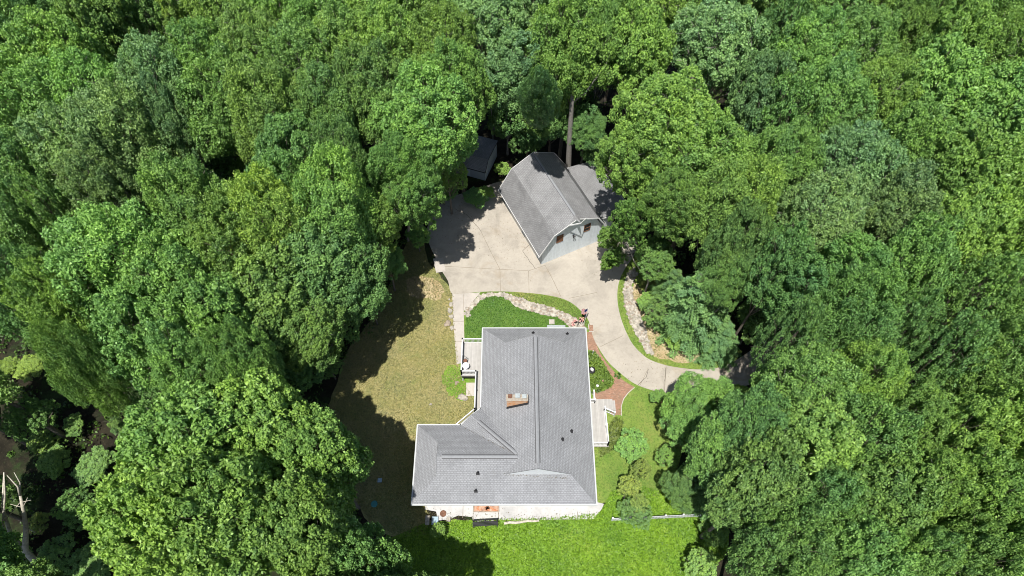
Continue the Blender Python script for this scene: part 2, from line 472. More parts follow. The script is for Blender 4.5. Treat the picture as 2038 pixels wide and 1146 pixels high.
STRIP = [(952, 583), (1000, 581), (1040, 583), (1080, 587), (1116, 595), (1140, 607), (1161, 627), (1171, 644), (1176, 655), (1163, 655), (1155, 640), (1130, 625), (1095, 612), (1060, 602), (1020, 588), (1000, 584), (970, 585)]
sheet('grass_strip', P(STRIP), .020, M_lawn_e)
BED = [(924, 626), (930, 612), (944, 597), (955, 588), (975, 583), (1008, 584), (1030, 592), (1060, 602), (1095, 612), (1132, 625), (1160, 643), (1164, 656), (1138, 656), (1128, 641), (1110, 630), (1080, 625), (1045, 616), (1030, 611), (1014, 597), (1000, 590), (983, 588), (965, 591), (952, 600), (940, 613), (926, 628)]
sheet('stone_bed', P(BED), .024, M_gravel)

BRICK = [(1160, 660), (1180, 661), (1185, 680), (1193, 700), (1207, 722), (1225, 743), (1242, 758), (1262, 770), (1250, 782), (1243, 792), (1237, 806), (1236, 826), (1216, 826), (1210, 800), (1180, 800), (1181, 780), (1200, 778), (1218, 767), (1222, 754), (1211, 740), (1202, 724), (1190, 706), (1175, 697), (1162, 696)]
sheet('brick_path', P(BRICK), .026, M_brickpath)
sheet('brick_step', P([(1172, 647), (1180, 647), (1181, 659), (1173, 659)]), .05, M_brickpath, .05)
lines('path_edging', [P([(1163, 655), (1172, 655), (1171, 645), (1180, 645)]), P([(1172, 660), (1182, 660)]), P([(1263, 771), (1250, 782), (1241, 794), (1236.5, 808), (1236.5, 828)])], .056, .08, M_walk)
FLOWER = [(1168, 697), (1182, 700), (1192, 712), (1202, 726), (1211, 742), (1221, 757), (1218, 767), (1205, 776), (1190, 781), (1176, 782)]
sheet('flower_bed', P(FLOWER), .022, M_lawn_e)
# island right of the drive
VERGE = [(1266, 506), (1246, 538), (1233, 566), (1231, 602), (1240, 642), (1258, 681), (1280, 706), (1298, 717), (1332, 728), (1372, 734), (1402, 735), (1436, 730), (1468, 714), (1440, 690), (1400, 600), (1340, 540)]
sheet('drive_verge', smooth_poly(P(VERGE), 3), .016, M_lawn_e)
sheet('mulch_bed', smooth_poly(P([(1262, 560), (1290, 600), (1310, 660), (1340, 690), (1400, 700), (1445, 700), (1420, 716), (1370, 722), (1320, 715), (1296, 706), (1292, 690), (1276, 655), (1262, 620)]), 4, .12, 9), .021, M_dirt)
sheet('hay_patch', smooth_poly(P([(1330, 700), (1380, 706), (1430, 704), (1425, 713), (1380, 720), (1340, 715)]), 4, .15, 10), .025, M_dirt)
SBED = [(1262, 530), (1268, 545), (1256, 570), (1262, 600), (1273, 625), (1285, 655), (1297, 700), (1288, 702), (1272, 675), (1256, 645), (1244, 612), (1240, 580), (1248, 548)]
sheet('stone_run', P(SBED), .026, M_gravel)

def inside(x, y, poly):
    c = False; n = len(poly); j = n - 1
    for i in range(n):
        if (poly[i][1] > y) != (poly[j][1] > y) and x < (poly[j][0] - poly[i][0]) * (y - poly[i][1]) / (poly[j][1] - poly[i][1]) + poly[i][0]: c = not c
        j = i
    return c
def rand_in(poly, rn):
    xs = [p[0] for p in poly]; ys = [p[1] for p in poly]
    while True:
        x = rn.uniform(min(xs), max(xs)); y = rn.uniform(min(ys), max(ys))
        if inside(x, y, poly): return x, y

# river stones laid in the two beds: far too many to count
rn = random.Random(5)
for nm, poly, n in (('bed_stones', P(BED), 750), ('run_stones', P(SBED), 420)):
    m = MB()
    for i in range(n):
        x, y = rand_in(poly, rn)
        r = rn.uniform(.09, .24)
        m.rock((x, y, .015), r, r * .45, i, 0 if rn.random() < .8 else 1)
    o = m.build(nm, [M_stone, M_stone_d]); tag(o, kind='stuff')
    o['label'] = 'pale river stones curving round the green garden' if nm == 'bed_stones' else 'pale stones laid along the right verge of the drive'

# ------------------------------------------------------------------ the house
EV = 3.2                                   # eave height
X0, X1, Y0, Y1 = -3.03, 7.67, 15.15, 33.17  # main block eaves
WX, WY = -9.09, 22.63                      # wing eaves
K = .58
RX = (X0 + X1) / 2                         # main ridge
def house_roof():
    m = MB()
    def pl(pts, udir):
        """face with shingle courses running along udir"""
        pts = [Vector(p) + Vector((0, 0, EV)) for p in pts]
        n = Vector((0, 0, 0))
        for i in range(len(pts)):
            a = pts[i]; b = pts[(i + 1) % len(pts)]
            n += a.cross(b)
        n.normalize()
        if n.z < 0: pts = pts[::-1]; n = -n
        u = Vector(udir).normalized(); v = n.cross(u)
        m.face(pts, [(p.dot(u), p.dot(v)) for p in pts])
    r, q = 2.35 * K, 2.35
    hw = (X1 - X0) / 2 * K
    wr = (WY - Y0) / 2; wz = wr * K; wy = (Y0 + WY) / 2
    W = (X0 + wr, wy, wz)
    gy = Y0 + q
    ws = 2.2; wq = ws * K
    F = (-4.93, WY, 0); G = (X0, 24.37, 0); Kp = (-3.98, 23.5, .42)
    pl([(WX, Y0, 0), (X1, Y0, 0), (X1 - q, gy, r), (X0 + q, gy, r), W, (WX + ws, wy, wz), (WX + ws, Y0 + ws, wq)], (1, 0, 0))
    pl([(WX, WY, 0), (WX, Y0, 0), (WX + ws, Y0 + ws, wq), (WX + ws, WY - ws, wq)], (0, 1, 0))
    pl([(WX, WY, 0), (WX + ws, WY - ws, wq), (WX + ws, wy, wz), W, F], (1, 0, 0))
    dd = (W[0] - Kp[0], W[1] - Kp[1], W[2] - Kp[2])
    pl([F, Kp, W], dd); pl([Kp, G, W], dd)
    pl([G, W, (X0 + q, gy, r), (RX, gy, hw), (RX, Y1 - q, hw), (X0 + q, Y1 - q, r), (X0, Y1, 0)], (0, 1, 0))
    pl([(X1, Y0, 0), (X1, Y1, 0), (X1 - q, Y1 - q, r), (RX, Y1 - q, hw), (RX, gy, hw), (X1 - q, gy, r)], (0, 1, 0))
    pl([(X0, Y1, 0), (X0 + q, Y1 - q, r), (X1 - q, Y1 - q, r), (X1, Y1, 0)], (1, 0, 0))
    return m, r, q, hw, wz, wy, gy, W, ws, wq, Kp
house = empty('house', (0, 24, 0))
tag(house, 'one storey house with a grey shingled L shaped roof, white eaves and twin decks', 'house')
def hp(mb, name, mats, parent=house, **k):
    """part of the house: coordinates are world, the house Empty stands at (0, 24, 0)"""
    o = mb.build(name, mats, None, **k); o.parent = parent
    if parent is house: o.matrix_parent_inverse = Matrix.Translation((0, -24, 0))
    return o
rm, r_, q_, hw, wz, wy, gy, Wp, ws_, wq_, Kp = house_roof()
roof = hp(rm, 'roof', M_house_roof)
# gable triangles under the ridge ends and at the wing's end
for yy, s_ in ((gy - .02, 1), (Y1 - q_ + .02, -1)):
    g = MB()
    t = [(X0 + q_ + .05, yy, EV + r_ + .02), (X1 - q_ - .05, yy, EV + r_ + .02), (RX, yy, EV + hw - .03)]
    g.face(t if s_ > 0 else t[::-1])
    hp(g, 'gable', M_gable)
g = MB(); xx = WX + ws_ - .02
g.face([(xx, WY - ws_ - .05, EV + wq_ + .02), (xx, Y0 + ws_ + .05, EV + wq_ + .02), (xx, wy, EV + wz - .03)])
hp(g, 'gable', M_white)
# ridge vents: raised cap strips with a dark gap each side
def ridge_vent(a, b, lift=.05, K_=.58):
    m = MB(); a = Vector(a); b = Vector(b); d = (b - a).normalized(); n = Vector((-d.y, d.x, 0)).normalized()
    for s_ in (-1, 1):
        def q(p, w, z): return p + n * (w * s_) + Vector((0, 0, z - w * K_))
        f = [q(a, 0, .06), q(b, 0, .06), q(b, .14, .06), q(a, .14, .06)]; m.face(f[::s_], mi=0)
        f = [q(a, .14, .02), q(b, .14, .02), q(b, .14, .06), q(a, .14, .06)]; m.face(f[::-s_], mi=1)
        f = [q(a, .14, .03), q(b, .14, .03), q(b, .23, .03), q(a, .23, .03)]; m.face(f[::s_], mi=1)
    return m
for a, b in (((RX, gy + .5, EV + hw), (RX, Y1 - q_ - .2, EV + hw)), ((WX + ws_ + .5, wy, EV + wz), (Wp[0] - .2, wy, EV + wz)),
             ((Kp[0] + .75, Kp[1] - .73, EV + Kp[2] + .30), (Wp[0] - .25, Wp[1] + .26, EV + Wp[2] - .05))):
    hp(ridge_vent(a, b), 'ridge_vent', [M_cap, M_capedge])
# white gutters round the eaves
OUT = [(WX, Y0), (X1, Y0), (X1, Y1), (X0, Y1), (X0, 24.37), (-4.93, WY), (WX, WY)]
gt = MB()
for i in range(len(OUT)):
    a = Vector((*OUT[i], EV - .13)); b = Vector((*OUT[(i + 1) % len(OUT)], EV - .13))
    d = (b - a).normalized(); n = Vector((d.y, -d.x, 0))
    gt.beam(a + n * .06 - d * .0, b + n * .06 + d * .10, .12, .12)
hp(gt, 'gutter', M_gutter)
sf = MB(); n = len(OUT)
tri = tessellate_polygon([[Vector((x, y, 0)) for x, y in OUT]])
for t in tri:
    c = [(OUT[i][0], OUT[i][1], EV - .15) for i in t]
    if (Vector(c[1]) - Vector(c[0])).cross(Vector(c[2]) - Vector(c[0])).z > 0: c = c[::-1]
    sf.face(c)
hp(sf, 'soffit', M_white)
IN = [(WX + .6, Y0 + .62), (X1 - .6, Y0 + .62), (X1 - .6, Y1 - .6), (X0 + .6, Y1 - .6), (X0 + .6, 24.15), (-4.7, WY - .6), (WX + .6, WY - .6)]
wl = MB()
for i in range(n):
    a = IN[i]; b = IN[(i + 1) % n]
    wl.face([(*a, 0), (*b, 0), (*b, EV - .15), (*a, EV - .15)])
hp(wl, 'wall', M_siding)
def opening(name, x, y, z0, z1, wd, nx, ny):
    """framed window or door leaf on a wall with outward normal nx, ny"""
    fr = MB(); tx, ty = -ny, nx
    def bx(m, a0, a1, c0, c1, d0, d1):
        P0 = Vector((x + tx * a0 + nx * d0, y + ty * a0 + ny * d0, 0)); 
        M = Matrix(((tx, nx, 0, x), (ty, ny, 0, y), (0, 0, 1, 0), (0, 0, 0, 1)))
        m.box(a0, a1, d0, d1, c0, c1, 0, M)
    h = wd / 2
    bx(fr, -h, h, z0 - .07, z0, .003, .07); bx(fr, -h, h, z1, z1 + .07, .003, .07)
    bx(fr, -h - .07, -h, z0 - .07, z1 + .07, .003, .06); bx(fr, h, h + .07, z0 - .07, z1 + .07, .003, .06)
    bx(fr, -.02, .02, z0, z1, .003, .05)
    f = hp(fr, name, M_white)
    gl = MB(); bx(gl, -h, h, z0, z1, -.01, .02)
    p = gl.build('pane', M_glass); p.parent = f
for x in (-6.8, -3.6, 5.6): opening('window', x, Y0 + .62, 1.0, 2.2, 1.3, 0, -1)
for x, wd in ((-.5, 1.8), (2.6, 2.2)): opening('door', x, Y0 + .62, .12, 2.3, wd, 0, -1)
for y in (17.8, 28.5, 31.0): opening('window', X1 - .6, y, 1.0, 2.2, 1.2, 1, 0)
opening('door', X1 - .6, 24.0, .5, 2.6, .95, 1, 0)
for x in (-.2, 3.0, 5.5): opening('window', x, Y1 - .6, 1.0, 2.2, 1.2, 0, 1)
opening('door', X0 + .6, 30.4, 1.52, 2.95, 1.6, -1, 0)
opening('window', WX + .6, 19.0, 1.0, 2.2, 1.4, -1, 0)
# chimney chase through the west slope
CZ = 6.35
cx0, cx1 = -.50, 1.46; cy0, cy1 = at(1019, 797, CZ)[1], at(1019, 786.5, CZ)[1]
ch = MB()
ch.box(cx0, cx1, cy0, cy1, 4.2, CZ)
chim = hp(ch, 'chimney', M_chase)
cap = MB(); cap.box(cx0 - .06, cx1 + .06, cy0 - .06, cy1 + .06, CZ, CZ + .06)
o = cap.build('chimney_cap', M_chasetop); o.parent = chim
fl = MB()
def rz(x): return EV + (x - X0) * K
fl.face([(cx0 - .03, cy0 - .20, rz(cx0) + .02), (cx1 + .1, cy0 - .20, rz(cx1 + .1) + .02), (cx1 + .1, cy0 - .03, rz(cx1 + .1) + .14), (cx0 - .03, cy0 - .03, rz(cx0) + .14)])
fl.face([(cx1 + .12, cy0 - .03, rz(cx1 + .12) + .02), (cx1 + .12, cy1, rz(cx1 + .12) + .02), (cx1 + .03, cy1, rz(cx1) + .16), (cx1 + .03, cy0 - .03, rz(cx1) + .16)])
o = fl.build('flashing', M_black); o.parent = chim
for i, (x, mt, h, s_) in enumerate(((cx0 + .32, M_rust, .16, .19), (cx0 + 1.02, M_metal, .30, .21), (cx0 + 1.66, M_metal, .14, .20))):
    yc = (cy0 + cy1) / 2 + .08
    f = MB(); f.box(x - s_ * .7, x + s_ * .7, yc - s_ * .7, yc + s_ * .7, CZ + .06, CZ + .06 + h)
    f.box(x - s_, x + s_, yc - s_, yc + s_, CZ + .06 + h, CZ + .10 + h)
    f.box(x - s_ * .8, x + s_ * .8, yc - s_ * .8, yc + s_ * .8, CZ + .10 + h, CZ + .12 + h)
    o = f.build('flue_cap', mt); o.parent = chim
# vent pipes
for px, py in ((1061, 663), (1129, 665), (1137, 858), (1119, 874), (951, 941), (947, 976)):
    z = EV + .9
    for _ in range(25):
        x, y = at(px, py, z)
        dW = min(x - X0, X1 - x); dS = y - Y0; dN = Y1 - y
        if x < X0: zr = EV + K * min(dS, WY - y, x - WX)
        else: zr = EV + K * (min(dW, dN) if y > 19 else (max(min(dW, 9), 0) if dS > dW else dS))
        z = .5 * z + .5 * zr
    x, y = at(px, py, z)
    v = MB(); v.lathe([(.13, -.08), (.12, .06), (.06, .10), (.055, .42), (.04, .42)], 12, (x, y, z))
    v.box(x - .16, x + .16, y - .19, y + .16, z - .03, z + .02)
    hp(v, 'vent_pipe', M_black)

# ------------------------------------------------------------------ decks
def railing(a, b, z, h=.98, posts=True, mat=M_white, sp=.125):
    m = MB(); a = Vector((*a, z)); b = Vector((*b, z)); d = b - a; L = d.length; u = d / L
    m.beam(a + Vector((0, 0, h - .06)), b + Vector((0, 0, h - .06)), .11, .06)
    m.beam(a + Vector((0, 0, .10)), b + Vector((0, 0, .10)), .07, .06)
    k = int(L / sp)
    for i in range(1, k):
        p = a + u * (L * i / k)
        m.box(p.x - .019, p.x + .019, p.y - .019, p.y + .019, z + .12, z + h - .03)
    nn = max(1, round(L / 1.9))
    for i in range(nn + 1):
        p = a + u * (L * i / nn)
        m.box(p.x - .06, p.x + .06, p.y - .06, p.y + .06, z - .2, z + h + .02)
        m.box(p.x - .08, p.x + .08, p.y - .08, p.y + .08, z + h + .02, z + h + .05)
    return m
def local_parts(root, items):
    for mb, nm, mt in items:
        mb.build(nm, mt, root, origin=None).matrix_parent_inverse = Matrix.Translation(-Vector(root.location))
DZ = 1.5
dk = empty('deck', (-4.3, 29.5, 0)); tag(dk, 'raised west deck with pale boards, white railings and a narrow walkway along the house', 'deck')
def deckfloor(pts, z, th=.16):
    m = MB(); n = len(pts)
    tri = tessellate_polygon([[Vector((x, y, 0)) for x, y in pts]])
    for t in tri:
        c = [(*pts[i], z) for i in t]
        if (Vector(c[1]) - Vector(c[0])).cross(Vector(c[2]) - Vector(c[0])).z < 0: c = c[::-1]
        m.face(c); m.face([(p[0], p[1], z - th) for p in c[::-1]])
    area = sum(pts[i][0] * pts[(i + 1) % n][1] - pts[(i + 1) % n][0] * pts[i][1] for i in range(n))
    for i in range(n):
        a = pts[i]; b = pts[(i + 1) % n]
        q = [(*a, z - th), (*b, z - th), (*b, z), (*a, z)]
        m.face(q if area > 0 else q[::-1])
    return m
DP = [(-5.28, 32.4), (-5.28, 28.55), (-3.78, 28.55), (-3.78, 24.55), (-5.75, 22.75), (-4.72, 22.05), (-2.45, 24.2), (-2.45, 32.4)]
its = [(deckfloor(DP, DZ), 'floor', M_deck),
       (railing((-5.2, 32.32), (-2.5, 32.32), DZ), 'railing', M_white), (railing((-5.2, 28.65), (-5.2, 32.32), DZ), 'railing', M_white),
       (railing((-5.2, 28.65), (-3.70, 28.65), DZ), 'railing', M_white), (railing((-3.70, 24.6), (-3.70, 28.65), DZ), 'railing', M_white),
       (railing((-5.62, 22.85), (-3.70, 24.6), DZ), 'railing', M_white)]
for x, y in ((-5.15, 28.7), (-5.15, 32.2), (-3.75, 28.7), (-3.75, 26.4), (-3.75, 24.7), (-5.5, 22.95)):
    m = MB(); m.box(x - .07, x + .07, y - .07, y + .07, 0, DZ - .16); its.append((m, 'support_post', M_white))
sk = MB(); sk.box(-5.22, -3.8, 28.52, 28.56, DZ - .42, DZ - .17); its.append((sk, 'underdeck_shade', M_dark))  # near-black strip painting in the shade below the deck's south edge
local_parts(dk, its)
sheet('deck_pad', [(-4.8, 28.4), (-4.8, 26.9), (-3.5, 26.9), (-3.5, 28.4)], .045, M_walk, .045)

pd = empty('porch', (8.5, 24, 0)); tag(pd, 'low east porch with grey boards, white railings and steps to the brick path', 'porch')
PZ = .45
its = [(deckfloor([(7.05, 21.4), (9.58, 21.4), (9.5, 25.25), (10.33, 25.25), (10.33, 26.4), (8.5, 26.4), (8.5, 26.3), (7.05, 26.3)], PZ), 'floor', M_deck),
       (railing((9.48, 21.5), (9.40, 25.2), PZ), 'railing', M_white), (railing((7.9, 21.5), (9.48, 21.5), PZ), 'railing', M_white),
       (railing((9.40, 25.2), (10.4, 24.75), .2, .9), 'railing', M_white), (railing((7.7, 26.0), (8.45, 26.0), PZ), 'railing', M_white),
       (railing((8.47, 26.0), (8.42, 27.1), .2, .85), 'railing', M_white)]
m = MB(); m.box(10.33, 10.62, 25.25, 26.35, 0, .22); its.append((m, 'step', M_deck))
local_parts(pd, its)

# things on the west deck
t = empty('patio_table', (*at(927, 728, DZ + .6), DZ)); tag(t, 'small round white table in the deck corner', 'table')
m = MB(); m.lathe([(.0, .70), (.36, .70), (.37, .67), (.0, .66)], 22); m.build('table_top', M_white, t)
m = MB(); m.lathe([(.24, .0), (.2, .04), (.04, .08), (.035, .66)], 14); m.build('pedestal', M_white, t)
t = empty('wire_chair', (*at(926, 718, DZ + .4), DZ)); tag(t, 'dark wire garden chair beside the white table on the deck', 'chair')
m = MB(); m.lathe([(.0, .44), (.21, .45), (.21, .42), (0, .42)], 16); m.build('seat', M_rust, t)
for sx in (-1, 1):
    for sy in (-1, 1):
        m = MB(); m.tube([(sx * .15, sy * .15, .43), (sx * .2, sy * .2, 0)], .014, 6); m.build('leg', M_black, t)
m = MB()
for k in range(7):
    a = PI * (k / 6); m.tube([(math.cos(a) * .2, math.sin(a) * .2, .44), (math.cos(a) * .24, math.sin(a) * .26, .86)], .010, 5)
m.tube([(math.cos(PI * k / 10) * .24, math.sin(PI * k / 10) * .26, .86) for k in range(11)], .016, 6); m.build('backrest', M_black, t)

# ------------------------------------------------------------------ barn
BO = Vector((7.12, 44.5, 0)); BA = math.atan2(.438, .899)
barn = empty('barn', BO, BA); tag(barn, 'gambrel roofed barn with pale blue siding and grey shingles standing on the concrete yard', 'barn')
BL = 10.6; OV = .45
def gam(hwid, kn, ze, zk, zr): return [(-hwid, ze), (-kn, zk), (0, zr), (kn, zk), (hwid, ze)]
pr = gam(4.5, 2.75, 2.65, 5.65, 7.1)
wpr = gam(3.9, 2.62, 0, 5.45, 6.85)
m = MB()
for (xa, za), (xb, zb) in zip(pr, pr[1:]):
    L = math.hypot(xb - xa, zb - za)
    off = xa * 1.3
    m.face([(xa, 0, za), (xb, 0, zb), (xb, BL, zb), (xa, BL, za)], [(0, off), (0, off + L), (BL, off + L), (BL, off)])
    m.face([(xb, 0, zb - .10), (xa, 0, za - .10), (xa, BL, za - .10), (xb, BL, zb - .10)])
m.face([(-.25, 0, pr[2][1] - .10), (0, -.65, 7.16), (0, .6, 7.16), (-1.1, .02, 6.55)], mi=0)
m.face([(0, -.65, 7.16), (.25, 0, pr[2][1] - .10), (1.1, .02, 6.55), (0, .6, 7.16)], mi=0)
rf = m.build('roof', M_barn_roof, barn)
m = ridge_vent((0, .5, 7.08), (0, BL - .5, 7.08)); m.build('ridge_vent', [M_cap, M_capedge], barn)
m = MB()
for y in (-.03, BL + .03):
    for (xa, za), (xb, zb) in zip(pr, pr[1:]): m.beam((xa, y, za - .15), (xb, y, zb - .15), .05, .15)
for x in (-4.5, 4.5): m.beam((x, 0, 2.45), (x, BL, 2.45), .08, .18)
for s_ in (-1, 1): m.beam((s_ * 1.1, -.05, 6.45), (0, -.68, 7.02), .06, .16)
m.build('bargeboard', M_white, barn)
cps = [(-3.9, 0), (3.9, 0), (3.9, 2.9), (2.62, 5.4), (0, 6.85), (-2.62, 5.4), (-3.9, 2.9)]
for y, s_ in ((OV, 1), (BL - OV, -1)):
    m = MB(); q = [(x, y, z) for x, z in cps]; m.face(q if s_ > 0 else q[::-1]); m.build('gable_wall', M_barnwall, barn)
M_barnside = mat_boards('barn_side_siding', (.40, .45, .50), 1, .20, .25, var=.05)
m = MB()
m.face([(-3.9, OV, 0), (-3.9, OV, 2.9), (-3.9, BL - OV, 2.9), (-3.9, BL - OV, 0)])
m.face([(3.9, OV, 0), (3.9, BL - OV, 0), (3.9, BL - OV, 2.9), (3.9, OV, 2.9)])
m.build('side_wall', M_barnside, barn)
for x in (-1.75, 1.75):
    m = MB(); z0, z1 = 3.35, 4.45
    for b in ((-.36, .36, z0 - .09, z0), (-.36, .36, z1, z1 + .09), (-.42, -.33, z0 - .09, z1 + .09), (.33, .42, z0 - .09, z1 + .09), (-.33, .33, (z0 + z1) / 2 - .03, (z0 + z1) / 2 + .03)):
        m.box(x + b[0], x + b[1], OV - .06, OV - .002, b[2], b[3])
    wf = m.build('window', M_brown, barn)
    m = MB(); m.box(x - .33, x + .33, OV - .025, OV + .02, z0, z1); m.build('pane', M_brown if x < 0 else M_glass, wf)
m = MB(); m.box(-.10, .10, OV - .10, OV - .002, 3.42, 3.54); m.tube([(0, OV - .1, 3.48), (-.14, OV - .3, 3.42)], [.05, .08], 8); m.tube([(0, OV - .1, 3.48), (.14, OV - .3, 3.42)], [.05, .08], 8)
m.build('floodlight', M_black, barn)
# wide door on the yard side
m = MB()
for k in range(2):
    y0 = 1.6 + k * 3.9
    m.box(-3.96, -3.9, y0, y0 + 3.0, 0.02, 2.25)
m.build('garage_door', M_white, barn)
# lean-to
m = MB()
m.face([(3.95, 1.35, 3.05), (8.35, 1.35, 2.35), (8.35, 9.9, 2.35), (3.95, 9.9, 3.05)], [(0, 0), (0, 4.4), (8.5, 4.4), (8.5, 0)])
m.face([(3.95, 9.9, 2.93), (8.35, 9.9, 2.23), (8.35, 1.35, 2.23), (3.95, 1.35, 2.93)])
m.build('lean_to_roof', M_barn_roof, barn)
m = MB(); m.beam((3.95, 1.32, 2.90), (8.35, 1.32, 2.20), .05, .17); m.beam((8.38, 1.35, 2.2), (8.38, 9.9, 2.2), .05, .17); m.build('fascia', M_white, barn)
for q in ((3.9, 6.1, 1.55, 1.60, 0, 2.5), (8.0, 8.06, 5, 9.6, 0, 2.2), (3.9, 7.99, 9.55, 9.6, 0, 2.2)):
    m = MB(); m.box(*q); m.build('lean_to_wall', M_barnwall, barn)
for x, y in ((6.15, 1.6), (8.2, 1.6), (8.2, 4.6)):
    m = MB(); m.box(x - .06, x + .06, y - .06, y + .06, 0, 2.25); m.build('post', M_white, barn)

# ------------------------------------------------------------------ shed
SO = Vector((-3.35, 55.75, 0)); shed = empty('garden_shed', SO, math.atan2(-.33, .944)); tag(shed, 'small blue grey shed in tree shade left of the barn', 'shed')
# local: x to the right end = 0, x negative to the left, y towards the back
SL, SD = 5.2, 4.3
m = MB()
m.face([(-SL - .15, -.15, 1.75), (.12, -.15, 1.75), (.12, .95, 2.95), (-SL - .15, .95, 2.95)], [(0, 0), (SL, 0), (SL, 1.6), (0, 1.6)])
m.face([(-SL - .15, .95, 2.95), (.12, .95, 2.95), (.12, SD + .15, 2.75), (-SL - .15, SD + .15, 2.75)], [(0, 2), (SL, 2), (SL, 5.6), (0, 5.6)])
m.build('roof', M_barn_roof, shed)
m = MB(); m.beam((.13, -.15, 1.66), (.13, .95, 2.86), .04, .09); m.beam((.13, .95, 2.86), (.13, SD + .15, 2.66), .04, .09); m.beam((-SL - .15, -.17, 1.62), (.12, -.17, 1.62), .04, .12)
m.build('trim', M_dark, shed)
m = MB()
m.face([(-SL, 0, 0), (0, 0, 0), (0, 0, 1.85), (-SL, 0, 1.85)])
m.face([(0, 0, 0), (0, SD, 0), (0, SD, 2.7), (0, .95, 2.9), (0, 0, 1.85)])
m.face([(0, SD, 0), (-SL, SD, 0), (-SL, SD, 2.7), (0, SD, 2.7)])
m.face([(-SL, SD, 0), (-SL, 0, 0), (-SL, 0, 1.85), (-SL, .95, 2.9), (-SL, SD, 2.7)])
m.build('wall', mat_boards('shed_siding2', (.42, .48, .52), 1, .24, .45), shed)
m = MB(); m.box(-3.3, -2.0, -.04, -.003, .05, 1.65); m.build('door', M_shedwall, shed)

# ------------------------------------------------------------------ picket fence by the south lawn
fence = empty('picket_fence', (*at(1217, 1036), 0)); tag(fence, 'low white picket fence running from the south lawn into the trees', 'fence')
fa = Vector((*at(1217, 1036), 0)); fb = Vector((*at(1425, 1026), 0)); d = fb - fa; L = d.length; u = d / L
nP = 6; pan = MB()
for i in range(nP):
    a = u * (L * i / nP); b = u * (L * (i + 1) / nP)
    pan = MB()
    for z in (.22, .80): pan.beam(a + Vector((0, 0, z)), b + Vector((0, 0, z)), .05, .09)
    k = 12
    for j in range(k):
        p = a.lerp(b, (j + .5) / k)
        pan.box(p.x - .035, p.x + .035, p.y - .045, p.y - .028, .06, 1.0)
        pan.face([(p.x - .035, p.y - .036, 1.0), (p.x + .035, p.y - .036, 1.0), (p.x, p.y - .036, 1.06)])
    pan.build('panel', M_white, fence)
for i in range(nP + 1):
    a = u * (L * i / nP); m = MB(); m.box(a.x - .06, a.x + .06, a.y - .06, a.y + .06, 0, 1.12); m.box(a.x - .075, a.x + .075, a.y - .075, a.y + .075, 1.12, 1.15)
    m.build('post', M_white, fence)

# ------------------------------------------------------------------ small things
def place(name, px, py, z, label, cat, group=None):
    e = empty(name, (*at(px, py, z), z)); tag(e, label, cat, group); return e
# flag
fx, fy = at(1162, 645)
t = empty('flagpole', (fx, fy, 0)); tag(t, 'small pole with a hanging striped flag at the drive edge by the house corner', 'flag')
m = MB(); m.tube([(0, 0, 0), (.25, .45, 2.75)], [.025, .018], 7); m.lathe([(.0, -.04), (.04, 0), (0, .04)], 8, (.25, .46, 2.78)); m.build('pole', M_white, t)
def cloth(x0, x1, z0, z1, amp, nseg, fn, mats):
    m = MB()
    cols = 12; rows = 13
    for i in range(cols):
        for j in range(rows):
            q = []
            for a, b in ((i, j), (i + 1, j), (i + 1, j + 1), (i, j + 1)):
                s_ = a / cols; h = b / rows
                q.append((x0 + (x1 - x0) * s_, amp * math.sin(s_ * nseg + h * 1.5) + .12 * s_ + .33 * (z0 + (z1 - z0) * h) / 2.0 , z0 + (z1 - z0) * h - .25 * s_))
            m.face(q, mi=fn(i / cols, j))
    return m
cloth(.20, -.42, 1.75, 2.65, .06, 9, lambda s_, j: 2 if (s_ < .42 and j >= 6) else (0 if j % 2 == 0 else 1), None).build('flag', [M_red, M_white, M_navy], t)
m = MB(); m.tube([(0, -.05, 0), (0, -.05, 1.1), (.3, .1, 1.1)], .02, 6)
e = place('garden_banner', 1162, 636, 0, 'small dark garden banner at the foot of the flag', 'banner'); m.build('stake', M_black, e)
m = MB()
for i in range(6):
    a, b = i / 6, (i + 1) / 6
    m.face([(.3 * a, -.05 + .15 * a, 1.08), (.3 * b, -.05 + .15 * b, 1.08), (.3 * b + .02 * math.sin(i), -.05 + .15 * b + .05, .45), (.3 * a, -.05 + .15 * a + .05, .45)])
m.build('cloth', M_navy, e)
# iron plant stand with pink flowers behind the house corner
e = place('plant_stand', 1150, 648, 0, 'black iron plant stand with pink flowers on the pale stones', 'plant stand')
m = MB(); m.tube([(0, 0, 0), (0, 0, 1.2), (.2, .1, 1.4), (.35, .18, 1.15)], .025, 7); m.tube([(0, 0, .7), (-.2, .1, .95), (-.32, .16, .75)], .022, 7)
for k in range(3): m.tube([(0, 0, .3), (math.cos(k * 2.1) * .3, math.sin(k * 2.1) * .3, 0)], .02, 6)
m.lathe([(.10, 0), (.16, .16), (.15, .16), (0, .12)], 12, (.35, .18, .95)); m.lathe([(.10, 0), (.16, .16), (.15, .16), (0, .12)], 12, (-.32, .16, .6)); m.build('frame', M_black, e)
m = MB(); rn = random.Random(4)
for c in ((-.35, .1, .85), (.35, .18, 1.2), (-.55, .05, .35)):
    for k in range(26):
        p = Vector(c) + Vector((rn.gauss(0, .13), rn.gauss(0, .13), rn.gauss(0, .08))); a = Vector((rn.uniform(-1, 1), rn.uniform(-1, 1), .4)).normalized() * .07; b = a.cross(Vector((0, 0, 1))).normalized() * .06
        m.face([p - a, p - b, p + a, p + b])
tag(m.build('flowers', M_pink, e), kind='stuff')
